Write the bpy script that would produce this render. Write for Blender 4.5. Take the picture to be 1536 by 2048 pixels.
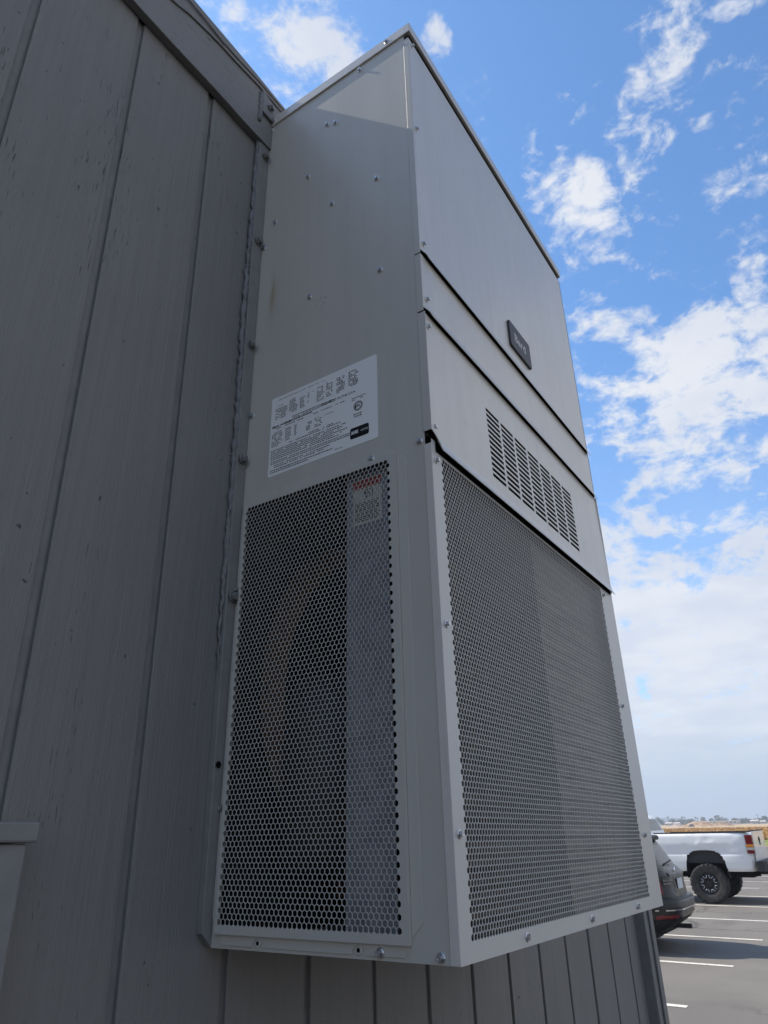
import bpy, bmesh, math, random
from mathutils import Vector, Matrix, Euler
R = math.radians
sc = bpy.context.scene
for o in list(bpy.data.objects):
    bpy.data.objects.remove(o)
C = sc.collection
rng = random.Random(7)

# ------------------------------------------------------------------ camera
cam = bpy.data.cameras.new('camera')
cam.sensor_fit = 'VERTICAL'; cam.sensor_height = 24.0; cam.sensor_width = 18.0
cam.lens = 1402.04 / 2048 * 24.0
cam.clip_start = 0.02; cam.clip_end = 6000
camo = bpy.data.objects.new('camera', cam); C.objects.link(camo)
camo.location = (-0.88882, -0.91606, 0.13621)
camo.rotation_euler = (2.01404, 0.02001, -0.98123)
sc.camera = camo

# ------------------------------------------------------------------ exposure
sc.view_settings.view_transform = 'Standard'
sc.view_settings.look = 'None'
sc.view_settings.exposure = 0.8
sc.view_settings.gamma = 1.0
sc.view_settings.use_curve_mapping = False
sc.cycles.use_denoising = True
sc.cycles.max_bounces = 6
sc.cycles.volume_bounces = 0
sc.cycles.sample_clamp_indirect = 6.0

# ------------------------------------------------------------------ sky and sun
SUN = Vector((-0.075, 0.678, 0.735)).normalized()
SUN_EL = math.asin(SUN.z); SUN_ROT = math.atan2(SUN.x, SUN.y)
world = bpy.data.worlds.new('World'); sc.world = world; world.use_nodes = True
wn = world.node_tree; wn.nodes.clear()


class NT:
    """small helper for building node graphs"""
    def __init__(s, tree): s.t = tree
    def n(s, typ, **kw):
        nd = s.t.nodes.new(typ)
        for k, v in kw.items(): setattr(nd, k, v)
        return nd
    def put(s, sock, v):
        if isinstance(v, bpy.types.NodeSocket): s.t.links.new(v, sock)
        elif v is not None: sock.default_value = v
    def m(s, op, a, b=None, c=None, clamp=False):
        nd = s.n('ShaderNodeMath', operation=op); nd.use_clamp = clamp
        s.put(nd.inputs[0], a)
        if b is not None: s.put(nd.inputs[1], b)
        if c is not None: s.put(nd.inputs[2], c)
        return nd.outputs[0]
    def vm(s, op, a, b=None, out=0):
        nd = s.n('ShaderNodeVectorMath', operation=op)
        s.put(nd.inputs[0], a)
        if b is not None: s.put(nd.inputs[1], b)
        return nd.outputs['Value'] if op in ('DOT_PRODUCT', 'LENGTH') else nd.outputs[0]
    def mul(s, v, t):   # vector * tuple
        nd = s.n('ShaderNodeVectorMath', operation='MULTIPLY')
        s.put(nd.inputs[0], v); nd.inputs[1].default_value = t
        return nd.outputs[0]
    def noise(s, vec, scale, detail=4, rough=.5, dist=0, out='Fac'):
        nd = s.n('ShaderNodeTexNoise')
        s.put(nd.inputs['Vector'], vec)
        nd.inputs['Scale'].default_value = scale; nd.inputs['Detail'].default_value = detail
        nd.inputs['Roughness'].default_value = rough; nd.inputs['Distortion'].default_value = dist
        return nd.outputs[out]
    def ramp(s, f, lo, hi, a=0., b=1., smooth=True):
        nd = s.n('ShaderNodeMapRange'); nd.interpolation_type = 'SMOOTHSTEP' if smooth else 'LINEAR'
        s.put(nd.inputs['Value'], f)
        for k, v in zip(('From Min', 'From Max', 'To Min', 'To Max'), (lo, hi, a, b)): s.put(nd.inputs[k], v)
        return nd.outputs[0]
    def mix(s, f, a, b, blend='MIX'):
        nd = s.n('ShaderNodeMix'); nd.data_type = 'RGBA'; nd.blend_type = blend
        s.put(nd.inputs[0], f)
        for i, v in ((6, a), (7, b)):
            s.put(nd.inputs[i], v if isinstance(v, bpy.types.NodeSocket) else (*v, 1.0) if len(v) == 3 else v)
        return nd.outputs[2]
    def sep(s, v):
        nd = s.n('ShaderNodeSeparateXYZ'); s.put(nd.inputs[0], v); return nd.outputs
    def comb(s, x, y, z):
        nd = s.n('ShaderNodeCombineXYZ')
        for i, v in enumerate((x, y, z)): s.put(nd.inputs[i], v)
        return nd.outputs[0]


SKY_STRENGTH = 0.115
W = NT(wn)
sky = W.n('ShaderNodeTexSky', sky_type='NISHITA')
sky.sun_disc = False; sky.sun_elevation = SUN_EL; sky.sun_rotation = SUN_ROT
sky.air_density = 1.0; sky.dust_density = 0.6; sky.ozone_density = 1.6; sky.altitude = 30
tc = W.n('ShaderNodeTexCoord').outputs['Generated']
dirn = W.vm('NORMALIZE', tc)
dx, dy, dz = W.sep(dirn)[:3]
# cloud banks: direction (3), right axis/r^2 (3), up axis/r^2 (3), amount
BLOBS = [
(0.3764,0.3427,0.8607,8.225,-11.553,0.422,-13.225,-10.592,9.42,1.0),
(0.3276,0.3994,0.8562,23.82,-30.225,4.399,-15.357,-13.876,11.764,0.78),
(0.3949,0.3959,0.829,16.652,-21.927,1.937,-27.816,-23.163,23.707,0.72),
(0.4241,0.2829,0.8603,31.509,-46.707,-0.755,-48.444,-34.167,34.531,0.6),
(0.4611,0.2225,0.859,22.37,-36.004,-3.266,-33.895,-21.161,23.093,0.85),
(0.6024,-0.0035,0.7982,9.32,-22.053,-7.757,-11.222,-4.191,7.825,1.0),
(0.6282,-0.0448,0.7768,10.964,-28.424,-11.151,-45.181,-15.758,34.986,0.65),
(0.5882,-0.0685,0.8058,10.256,-25.002,-10.232,-70.574,-22.839,48.951,0.9),
(0.6724,0.1273,0.7291,6.309,-14.946,-3.895,-11.55,-5.636,10.949,0.9),
(0.577,0.1131,0.8089,25.132,-50.084,-11.545,-48.094,-23.373,36.96,0.35),
(0.5882,0.0716,0.8055,33.45,-70.247,-18.802,-49.717,-22.272,37.66,0.35),
(0.8517,0.0688,0.5195,1.317,-7.155,-2.173,-5.621,-2.895,8.637,1.2),
(0.7813,0.1358,0.6092,5.612,-16.747,-4.287,-19.941,-10.49,27.094,0.95),
(0.8203,-0.0121,0.5718,5.969,-28.78,-10.048,-16.083,-7.276,22.047,0.8),
(0.8849,0.1344,0.4459,2.51,-11.512,-2.634,-8.603,-5.39,17.577,0.75),
(0.9012,0.2025,0.3831,3.613,-13.961,-2.425,-10.256,-7.513,26.793,0.6),
(0.9232,0.0575,0.3801,2.572,-19.544,-4.606,-16.447,-11.478,40.371,0.65),
(0.7168,-0.0227,0.6969,5.16,-16.992,-6.578,-28.203,-10.913,27.939,0.55),
(0.7921,-0.0192,0.6101,7.339,-31.156,-11.33,-13.318,-5.62,16.295,0.68),
(0.5849,0.2047,0.7848,19.051,-35.149,-5.667,-49.815,-28.132,43.824,0.3),
# unseen banks past the right of the frame, added for the front panel's reflection
(0.803,-0.324,0.500,1.07,2.65,0.0,-2.58,1.04,4.81,1.35),
(0.45,-0.78,0.43,2.0,1.15,0.0,-1.2,2.1,5.0,1.1),
]
field = None
for b in BLOBS:
    rel = W.vm('SUBTRACT', dirn, b[0:3])
    u = W.vm('DOT_PRODUCT', rel, b[3:6]); v = W.vm('DOT_PRODUCT', rel, b[6:9])
    r2 = W.m('ADD', W.m('MULTIPLY', u, u), W.m('MULTIPLY', v, v))
    g = W.m('MULTIPLY', W.m('EXPONENT', W.m('MULTIPLY', r2, -0.75)), b[9])
    field = g if field is None else W.m('MAXIMUM', field, g)
zc = W.m('ADD', W.m('MAXIMUM', dz, 0.0), 0.10)
plane = W.comb(W.m('DIVIDE', dx, zc), W.m('DIVIDE', dy, zc), 0.37)
n1 = W.m('ADD', W.m('MULTIPLY', W.noise(W.mul(dirn, (1., 1., 1.7)), 13., 10, .60, .5), .68), W.m('MULTIPLY', W.noise(W.mul(dirn, (1., 1., 1.7)), 46., 6, .6, .3), .32))
n2 = W.noise(plane, 1.3, 3, .5, .2)
# the same kind of scattered cloud goes on over the rest of the sky
away = W.ramp(W.vm('DOT_PRODUCT', dirn, (0.69, 0.10, 0.72)), 0.86, 0.70)
field = W.m('ADD', field, W.m('MULTIPLY', away, W.ramp(n2, .40, .60, 0., 1.1)))
low = W.ramp(dz, 0.42, 0.24)
field = W.m('ADD', field, W.m('MULTIPLY', low, 1.12))
dens = W.m('ADD', W.m('MULTIPLY', field, 1.08), W.m('MULTIPLY', W.m('SUBTRACT', n1, 0.5), 4.6))
mask = W.ramp(dens, 0.32, 1.15)
mask = W.m('MULTIPLY', mask, 0.93)
veil = W.ramp(dz, 0.62, 0.05, 0., 0.38)
mask = W.m('MAXIMUM', mask, W.m('MULTIPLY', veil, W.ramp(n2, .3, .7, .5, 1.)))
shade = W.noise(plane, 2.6, 5, .55, .2)
k = 1.0 / SKY_STRENGTH / 1.741
def kc(r, g, b): return (r*k, g*k, b*k)
ccol = W.mix(W.ramp(shade, .35, .68), kc(0.71, 0.755, 0.85), kc(0.86, 0.88, 0.92))
ccol = W.mix(W.ramp(dz, 0.16, 0.03), ccol, kc(0.52, 0.61, 0.77))
mask = W.m('MAXIMUM', mask, W.ramp(dz, 0.20, 0.06, 0., .93))
blue = W.mix(1.0, sky.outputs[0], (0.72, 1.02, 1.24), 'MULTIPLY')
colr = W.mix(mask, blue, ccol)
bg = W.n('ShaderNodeBackground'); W.put(bg.inputs[0], colr); bg.inputs[1].default_value = SKY_STRENGTH
wo = W.n('ShaderNodeOutputWorld'); wn.links.new(bg.outputs[0], wo.inputs[0])

sun = bpy.data.lights.new('sun', 'SUN'); sun.energy = 3.3; sun.angle = R(0.53); sun.color = (1.0, 0.94, 0.85)
suno = bpy.data.objects.new('sun', sun); C.objects.link(suno)
suno.rotation_euler = SUN.to_track_quat('Z', 'Y').to_euler()
suno.location = (0, 3, 8)


# ------------------------------------------------------------------ ground plane of the place (it rises gently away from the building)
def gz(x, y):
    return 0.13621 - 1.8003 + 0.0150019 * (x + .88882) + 0.009996 * (y + .91606)
GN = Vector((-0.01500, -0.00999, 0.99984)).normalized()
GROT = Vector((0, 0, 1)).rotation_difference(GN).to_euler()


# ------------------------------------------------------------------ mesh helpers
class MB:
    def __init__(s): s.v = []; s.f = []
    def add(s, vs, fs):
        b = len(s.v); s.v += [tuple(p) for p in vs]; s.f += [tuple(b + i for i in f) for f in fs]; return s
    def box(s, x0, x1, y0, y1, z0, z1):
        return s.add([(x0,y0,z0),(x1,y0,z0),(x1,y1,z0),(x0,y1,z0),(x0,y0,z1),(x1,y0,z1),(x1,y1,z1),(x0,y1,z1)],
                     [(0,3,2,1),(4,5,6,7),(0,1,5,4),(1,2,6,5),(2,3,7,6),(3,0,4,7)])
    def prism(s, poly, fn, d0, d1):
        """poly: list of (u,v), fn(u,v,d)->xyz, between depths d0 and d1"""
        n = len(poly)
        vs = [fn(u, v, d0) for u, v in poly] + [fn(u, v, d1) for u, v in poly]
        fs = [tuple(range(n)), tuple(range(2*n-1, n-1, -1))] + [(i, i+n, (i+1) % n + n, (i+1) % n) for i in range(n)]
        return s.add(vs, fs)
    def tube(s, pts, r, seg=8, cap=True):
        pts = [Vector(p) for p in pts]; rings = []; n = len(pts)
        for i, p in enumerate(pts):
            t = (pts[min(i+1, n-1)] - pts[max(i-1, 0)]).normalized()
            a = t.orthogonal().normalized() if i == 0 else (pa - t * pa.dot(t)).normalized()
            pa = a; b = t.cross(a)
            rr = r[i] if isinstance(r, (list, tuple)) else r
            rings.append([p + (a*math.cos(q) + b*math.sin(q)) * rr for q in [2*math.pi*j/seg for j in range(seg)]])
        fs = [(i*seg+j, i*seg+(j+1) % seg, (i+1)*seg+(j+1) % seg, (i+1)*seg+j) for i in range(n-1) for j in range(seg)]
        if cap: fs += [tuple(range(seg-1, -1, -1)), tuple((n-1)*seg+j for j in range(seg))]
        return s.add([q for rg in rings for q in rg], fs)
    def lathe(s, prof, fn, seg=32, a0=0., a1=2*math.pi):
        """prof: list of (r, d); fn(ca*r, sa*r, d) -> xyz"""
        full = abs(a1-a0-2*math.pi) < 1e-6; m = seg if full else seg+1
        vs = [fn(math.cos(a0+(a1-a0)*j/seg)*r, math.sin(a0+(a1-a0)*j/seg)*r, d) for r, d in prof for j in range(m)]
        fs = []
        for i in range(len(prof)-1):
            for j in range(seg):
                k2 = (j+1) % m if full else j+1
                fs.append((i*m+j, i*m+k2, (i+1)*m+k2, (i+1)*m+j))
        return s.add(vs, fs)
    def mesh(s, name, smooth=False):
        me = bpy.data.meshes.new(name); me.from_pydata(s.v, [], s.f); me.update()
        if smooth:
            me.polygons.foreach_set('use_smooth', [True]*len(me.polygons))
        return me
    def build(s, name, mat, parent=None, smooth=False, bevel=0, seg=2, fix=True, auto=None):
        me = s.mesh(name, smooth)
        if fix:
            bm = bmesh.new(); bm.from_mesh(me); bmesh.ops.recalc_face_normals(bm, faces=bm.faces); bm.to_mesh(me); bm.free()
        return link(name, me, mat, parent, bevel, seg, auto)


def link(name, me, mat, parent=None, bevel=0, seg=2, auto=None):
    o = bpy.data.objects.new(name, me); C.objects.link(o)
    if mat and not me.materials: me.materials.append(mat)
    if parent: o.parent = parent
    if auto:
        for p in me.polygons: p.use_smooth = True
        me.set_sharp_from_angle(angle=R(auto))
    if bevel:
        md = o.modifiers.new('bevel', 'BEVEL'); md.width = bevel; md.segments = seg; md.limit_method = 'ANGLE'; md.angle_limit = R(40)
    return o


def tag(o, label=None, cat=None, group=None, kind=None):
    for k_, v_ in (('label', label), ('category', cat), ('group', group), ('kind', kind)):
        if v_: o[k_] = v_
    return o


def thing(name, label, cat, loc=(0, 0, 0), rot=(0, 0, 0), group=None):
    o = bpy.data.objects.new(name, None); C.objects.link(o)
    o.empty_display_size = .1; o.location = loc; o.rotation_euler = rot
    return tag(o, label, cat, group)


# ------------------------------------------------------------------ materials
def mat(name, col, rough=.5, metal=0., spec=.5, coat=0., build=None):
    m = bpy.data.materials.new(name); m.use_nodes = True
    nt = m.node_tree; bs = nt.nodes['Principled BSDF']
    bs.inputs['Base Color'].default_value = (*col, 1); bs.inputs['Roughness'].default_value = rough
    bs.inputs['Metallic'].default_value = metal; bs.inputs['Specular IOR Level'].default_value = spec
    bs.inputs['Coat Weight'].default_value = coat
    if build: build(NT(nt), bs, nt)
    return m


def pos(N): return N.n('ShaderNodeNewGeometry').outputs['Position']


def bump(N, bs, h, strength, dist):
    b = N.n('ShaderNodeBump'); b.inputs['Strength'].default_value = strength; b.inputs['Distance'].default_value = dist
    N.put(b.inputs['Height'], h); N.put(bs.inputs['Normal'], b.outputs[0])


def speckle(c0, c1, scale, lo=.4, hi=.6, bumpd=0., stretch=(1, 1, 1), detail=5):
    def f(N, bs, nt):
        p = N.mul(pos(N), stretch)
        nz = N.noise(p, scale, detail, .6)
        N.put(bs.inputs['Base Color'], N.mix(N.ramp(nz, lo, hi), c0, c1))
        if bumpd: bump(N, bs, nz, 1.0, bumpd)
    return f


def unit_paint(base, side=False):
    def f(N, bs, nt):
        p = pos(N); q_ = .30 if side else .85
        big = N.noise(p, 3.0, 1, .4)
        streak = N.noise(N.mul(p, (26, 26, 1.1)), 1.0, 5, .62)
        blot = N.noise(N.mul(p, (1, 1, .6)), 38, 4, .65)
        c = N.mix(N.ramp(streak, .35, .75), base, tuple(q*.93 for q in base))
        c = N.mix(N.ramp(big, .35, .7, 0., .55), c, (base[0]*.93, base[1]*.92, base[2]*.90))
        c = N.mix(N.ramp(blot, .54, .74, 0., .45*q_), c, (base[0]*.76, base[1]*.75, base[2]*.73))
        wash = N.noise(N.mul(p, (7, 7, 3.2)), 1.0, 6, .7, .6)
        c = N.mix(N.ramp(wash, .52, .70, 0., .5*q_), c, tuple(min(.85, q*1.12) for q in base))
        run = N.noise(N.mul(p, (60, 60, .9)), 1.0, 4, .6)
        c = N.mix(N.m('MULTIPLY', N.ramp(run, .60, .72), N.ramp(big, .40, .60, 0., .55*q_)), c, (base[0]*.70, base[1]*.66, base[2]*.58))
        fine = N.noise(p, 300, 2, .5)
        c = N.mix(N.ramp(fine, .68, .76, 0., .3*q_), c, tuple(q*.6 for q in base))
        if side:   # one rusty run and a faint smudge below a screw hole
            X, Y, Z = N.sep(p)[:3]
            u = N.m('MULTIPLY', N.m('ADD', Y, .046), 95.); v = N.m('MULTIPLY', N.m('SUBTRACT', Z, 1.262), 19.)
            r2 = N.m('ADD', N.m('MULTIPLY', u, u), N.m('MULTIPLY', v, v))
            st = N.m('MULTIPLY', N.m('EXPONENT', N.m('MULTIPLY', r2, -1.)), N.ramp(N.noise(N.mul(p, (60, 60, 8)), 1, 3), .3, .62))
            c = N.mix(N.m('MULTIPLY', st, .75), c, (.30, .22, .10))
            # scuffs
            u2 = N.m('MULTIPLY', N.m('ADD', Y, .19), 45.); v2 = N.m('MULTIPLY', N.m('SUBTRACT', Z, 1.17), 60.)
            r3 = N.m('ADD', N.m('MULTIPLY', u2, u2), N.m('MULTIPLY', v2, v2))
            sc2 = N.m('MULTIPLY', N.m('EXPONENT', N.m('MULTIPLY', r3, -1.)), N.ramp(N.noise(p, 160, 3), .56, .62))
            c = N.mix(N.m('MULTIPLY', sc2, .8), c, (.16, .16, .17))
        N.put(bs.inputs['Base Color'], c)
        N.put(bs.inputs['Roughness'], N.ramp(blot, .3, .7, .36, .44) if side else N.ramp(wash, .3, .7, .28, .33))
        bump(N, bs, N.m('ADD', N.m('MULTIPLY', big, 1.0), N.m('MULTIPLY', N.noise(p, 900, 2, .5), .0006)), .15, .03)
    return f


def siding(base, crack=1.0, horiz=False):
    def f(N, bs, nt):
        p = pos(N)
        st = (1.2, 70, 70) if horiz else (70, 70, 1.9)
        st2 = (.35, 1, 1) if horiz else (1, 1, .13)
        grain = N.noise(N.mul(p, st), 1.0, 6, .68, .25)
        lines = N.noise(N.mul(p, (230, 230, 2.6) if not horiz else (2.6, 230, 230)), 1.0, 3, .6)
        zone = N.noise(N.mul(p, (9, 9, 2.2)), 1.0, 3, .5)
        cr = N.noise(N.mul(p, (330, 330, 26.) if not horiz else (26, 330, 330)), 1.0, 3, .55, .15)
        lo = N.m('ADD', N.ramp(zone, .35, .70, .74, .60), N.ramp(N.sep(p)[2], .5, 1.5, .055, 0.))
        crk = N.ramp(cr, lo, N.m('ADD', lo, .035))
        crk = N.m('MULTIPLY', crk, crack)
        dirt = N.noise(p, 3.2, 4, .6)
        c = N.mix(N.ramp(grain, .3, .72), tuple(q*.93 for q in base), tuple(q*1.04 for q in base))
        c = N.mix(N.ramp(dirt, .4, .75, 0., .35), c, (base[0]*.82, base[1]*.80, base[2]*.76))
        c = N.mix(N.m('MULTIPLY', crk, .85), c, tuple(q*.40 for q in base))
        dots = N.noise(p, 55, 2, .4)
        c = N.mix(N.ramp(dots, .765, .79), c, tuple(q*.35 for q in base))
        N.put(bs.inputs['Base Color'], c)
        h = N.m('SUBTRACT', N.m('ADD', N.m('MULTIPLY', grain, .55), N.m('MULTIPLY', lines, .5)), N.m('MULTIPLY', crk, .9))
        h = N.m('ADD', h, N.m('MULTIPLY', N.noise(N.mul(p, (1, 1, .3)), 420, 3, .6), .5))
        bump(N, bs, h, 1.0, .0022)
    return f


UB = (.635, .60, .54)
M = {}
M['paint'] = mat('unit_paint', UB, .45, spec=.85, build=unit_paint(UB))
M['paint_shaded'] = mat('unit_paint_shaded', UB, .42, build=unit_paint((.505, .485, .428), True))  # same paint as the front, darkened: the side's shade put into colour
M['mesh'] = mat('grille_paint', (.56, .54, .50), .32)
M['black'] = mat('matte_black', (.006, .006, .006), .95, spec=.05)
M['inside'] = mat('dark_inside', (.018, .016, .014), .85, build=speckle((.006, .005, .0045), (.018, .014, .010), 12))
M['plate_in'] = mat('galvanised', (.30, .32, .35), .45, .55, build=speckle((.26, .28, .31), (.34, .36, .39), 40))
M['screw'] = mat('zinc_screw', (.55, .55, .56), .32, .9)
M['wall'] = mat('wall_paint', (.15, .157, .165), .62, build=siding((.203, .194, .180)))
M['wall_b'] = mat('trim_paint', (.16, .165, .17), .6, build=siding((.206, .199, .19), .3, True))
M['wall_s'] = mat('smooth_wall_paint', (.15, .156, .163), .6, build=speckle((.168, .162, .155), (.198, .191, .183), 30, .35, .7, .0006))
M['caulk'] = mat('painted_caulk', (.17, .175, .18), .55, build=speckle((.13, .127, .124), (.18, .176, .172), 70, .35, .6, .003))
M['label'] = mat('label_vinyl', (.80, .80, .76), .38)
M['ink'] = mat('ink', (.012, .012, .013), .8, spec=.2)
M['badge'] = mat('badge_plastic', (.030, .030, .033), .5)
M['silver'] = mat('silver_letters', (.55, .55, .56), .5, .1)
M['sticker'] = mat('sticker_paper', (.50, .50, .44), .6)
M['red'] = mat('sticker_red', (.30, .05, .045), .6)


def coil_build(lo, hi):
    def f(N, bs, nt):
        p = pos(N)
        fins = N.n('ShaderNodeTexWave'); fins.wave_type = 'BANDS'; fins.bands_direction = 'X'
        fins.inputs['Scale'].default_value = 95; fins.inputs['Distortion'].default_value = .6
        N.put(fins.inputs['Vector'], p)
        a = N.noise(N.mul(p, (6, 1, 45)), 1.0, 5, .65)
        b = N.noise(p, 60, 4, .6)
        c = N.mix(N.ramp(a, .35, .70), lo, hi)
        c = N.mix(N.ramp(b, .55, .75, 0., .5), c, tuple(q*1.5 for q in hi))
        N.put(bs.inputs['Base Color'], c)
        bump(N, bs, N.m('ADD', fins.outputs['Fac'], N.m('MULTIPLY', b, 1.5)), .6, .002)
    return f
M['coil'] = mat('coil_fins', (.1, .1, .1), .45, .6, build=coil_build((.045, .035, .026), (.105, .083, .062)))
M['coil2'] = mat('coil_fins_pale', (.2, .2, .2), .45, .6, build=coil_build((.23, .195, .155), (.42, .36, .29)))  # paler fins for the right section of the coil


# ------------------------------------------------------------------ ground, lot, field
def field_build(N, bs, nt):
    p = pos(N); X, Y, Z = N.sep(p)[:3]
    wob = N.m('MULTIPLY', N.m('SUBTRACT', N.noise(N.mul(p, (.05, .12, 0)), 1, 4, .6), .5), 26.)
    d = N.m('ADD', X, wob)
    nz = N.noise(N.mul(p, (.03, .16, 0)), 1, 6, .65)
    nf = N.noise(N.mul(p, (.35, 1.2, 0)), 1, 5, .7)
    gold = N.mix(N.ramp(nz, .35, .65), (.42, .26, .10), (.54, .37, .17))
    gold = N.mix(N.ramp(nf, .45, .7, 0., .5), gold, (.30, .155, .045))
    green = N.mix(N.ramp(nf, .4, .6), (.16, .19, .06), (.25, .26, .09))
    tan = N.mix(N.ramp(nf, .4, .6), (.36, .24, .12), (.48, .33, .17))
    c = N.mix(N.ramp(d, 70, 74), tan, green)
    c = N.mix(N.ramp(d, 88, 93), c, gold)
    c = N.mix(N.ramp(d, 240, 330), c, (.46, .34, .20))
    N.put(bs.inputs['Base Color'], c)
    bump(N, bs, nf, .8, .12)
M['field'] = mat('dry_field', (.4, .27, .1), .95, spec=.1, build=field_build)


def asphalt(N, bs, nt):
    p = pos(N)
    a = N.noise(p, .55, 5, .6); b = N.noise(p, 160, 3, .6); c0 = N.noise(N.mul(p, (1, .25, 1)), 2.2, 5, .65, .4)
    c = N.mix(N.ramp(a, .3, .7), (.163, .146, .127), (.210, .189, .165))
    c = N.mix(N.ramp(c0, .52, .78, 0., .40), c, (.125, .12, .116))
    st = N.noise(p, 1.3, 2, .4)
    c = N.mix(N.ramp(st, .70, .78, 0., .55), c, (.09, .088, .086))
    c = N.mix(N.ramp(b, .42, .62, 0., .45), c, (.115, .112, .11))
    lt = N.noise(p, 45, 2, .5)
    c = N.mix(N.ramp(lt, .71, .76, 0., .6), c, (.30, .29, .28))
    vo = N.n('ShaderNodeTexVoronoi', feature='DISTANCE_TO_EDGE'); vo.inputs['Scale'].default_value = .33
    wp = N.vm('ADD', p, N.mul(N.noise(p, 1.1, 5, .7, 0, 'Color'), (1.6, 1.6, 0)))
    N.put(vo.inputs['Vector'], wp)
    ck = N.m('MULTIPLY', N.ramp(vo.outputs[0], .016, .003), N.ramp(N.noise(p, .22, 3, .5), .42, .58))
    c = N.mix(N.m('MULTIPLY', ck, .7), c, (.05, .047, .044))
    oil = N.noise(N.mul(p, (.55, .8, 1)), 1.0, 4, .55)
    c = N.mix(N.ramp(oil, .54, .72, 0., .55), c, (.10, .095, .09))
    N.put(bs.inputs['Base Color'], c)
    bump(N, bs, b, .6, .004)
M['asphalt'] = mat('old_asphalt', (.2, .19, .185), .9, spec=.25, build=asphalt)


def line_build(N, bs, nt):
    p = pos(N)
    a = N.noise(p, 30, 5, .7)
    a2 = N.noise(N.mul(p, (9, 2.5, 1)), 1.0, 4, .7)
    wr = N.m('MAXIMUM', N.ramp(a, .50, .66, 0., .75), N.ramp(a2, .52, .66, 0., .65))
    N.put(bs.inputs['Base Color'], N.mix(wr, (.74, .69, .60), (.26, .24, .22)))
M['line'] = mat('worn_white_line', (.75, .72, .68), .8, build=line_build)


def sheet(name, x0, x1, y0, y1, lift, m, nx=1, ny=1):
    b = MB()
    vs = [(x0+(x1-x0)*i/nx, y0+(y1-y0)*j/ny) for i in range(nx+1) for j in range(ny+1)]
    b.add([(x, y, gz(x, y)+lift) for x, y in vs], [(i*(ny+1)+j, (i+1)*(ny+1)+j, (i+1)*(ny+1)+j+1, i*(ny+1)+j+1) for i in range(nx) for j in range(ny)])
    return b.build(name, m, fix=False)


tag(sheet('ground', -300, 1900, -700, 1000, -.06, M['field']), kind='structure')
lot = tag(sheet('parking_lot', -50, 66, -60, 60, 0, M['asphalt']), kind='structure')
for i in range(9):
    x = 8.44 + 2.70*i
    ye = [1.45, 1.43, 1.42, 1.42, 1.40, 1.4, 2.92, 1.4, 1.4][i]
    ln = sheet('stall_line', x-.055, x+.055, ye, ye+5.6, .004, M['line'])
    ln.parent = lot

# ------------------------------------------------------------------ building with grooved siding
TILT = -0.0175           # the siding leans a touch off plumb
WY = 0.012               # face of the siding
bld = thing('building', 'grey painted building with vertical grooved wood siding behind the air conditioner', 'building', (0, 0, -1.6))
BZ = 1.6
board_me = MB().box(-.0943, .0943, 0, .012, 0, 3.44).mesh('board')
bm = bmesh.new(); bm.from_mesh(board_me); bmesh.ops.recalc_face_normals(bm, faces=bm.faces); bm.to_mesh(board_me); bm.free()
for kk in range(-20, 11):
    x0 = 0.046 + 0.2045*kk       # groove kk at z=0
    xc = x0 + .1022
    if xc - .1 > 2.22: continue
    o = link('board', board_me, M['wall'], bld, .0016, 2)
    o.location = (xc - TILT*1.6*1.0, WY + rng.uniform(-.0008, .0008), -.06)
    o.rotation_euler = (0, TILT, 0)
MB().box(-4.3, 2.24, WY+.0072, .06, -.1, 3.5).build('backing', M['wall_s'], bld)
# other walls and the flat roof
MB().box(-4.3, 2.285, 7.9, 8.0, -.1, 3.5).build('rear_wall', M['wall_s'], bld)
MB().box(2.24, 2.29, .0605, 8.0, -.1, 3.5).build('end_wall', M['wall_s'], bld)
MB().box(-4.35, -4.3, .0, 8.0, -.1, 3.5).build('end_wall', M['wall_s'], bld)
MB().box(-4.4, 2.32, -.004, 8.05, 3.502, 3.565).build('roof', M['wall_s'], bld)
MB().box(2.215, 2.30, -.026, .055, -.1, 3.37).build('corner_trim', M['wall_s'], bld, bevel=.003)
MB().box(2.262, 2.305, -.034, -.0265, -.1, 3.37).build('corner_trim', M['wall_s'], bld, bevel=.002)
# frieze board under the roof edge, its lower edge a little ragged
fr = MB(); fx = [-4.3 + i*.05 for i in range(131)]
lo = [(x, BZ+1.775+.0016*math.sin(x*23)+rng.uniform(-.0012, .0012)) for x in fx]
fr.prism(lo + [(fx[-1], BZ+1.958), (fx[0], BZ+1.958)], lambda u, v, d: (u, d, v), -.008, .0118)
fr.build('frieze_board', M['wall_b'], bld, bevel=.002)


def interp(tab, x):
    if x <= tab[0][0]: return tab[0][1]
    for (a, b), (c, d) in zip(tab, tab[1:]):
        if x <= c: return b + (d-b)*(x-a)/(c-a)
    return tab[-1][1]
L1 = [(-1.2,1.935),(-.8,1.93),(-.55,1.905),(-.35,1.899),(-.297,1.921),(-.235,1.933),(-.19,1.939),(-.14,1.941),(-.074,1.95),(.022,1.952),(.5,1.95)]
L2 = [(-1.2,1.955),(-.314,1.955),(-.277,1.955),(-.236,1.952),(-.193,1.947),(-.143,1.949),(-.07,1.957),(.5,1.957)]
L3 = [(-1.2,1.976),(-.298,1.974),(-.138,1.974),(-.075,1.973),(-.014,1.969),(.031,1.968),(.5,1.968)]
xs = [-4.3] + [-1.2 + i*.03 for i in range(62)] + [2.3]
def strip(name, A, B, y0, y1, m):
    b = MB()
    for x in xs:
        a, c = BZ+interp(A, x), BZ+interp(B, x)
        b.v += [(x, y0, a), (x, y0-.001, c), (x, y1, c), (x, y1, a)]
    for i in range(len(xs)-1):
        for j in range(4):
            b.f.append((4*i+j, 4*i+(j+1) % 4, 4*i+4+(j+1) % 4, 4*i+4+j))
    return b.build(name, m, bld)
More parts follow.
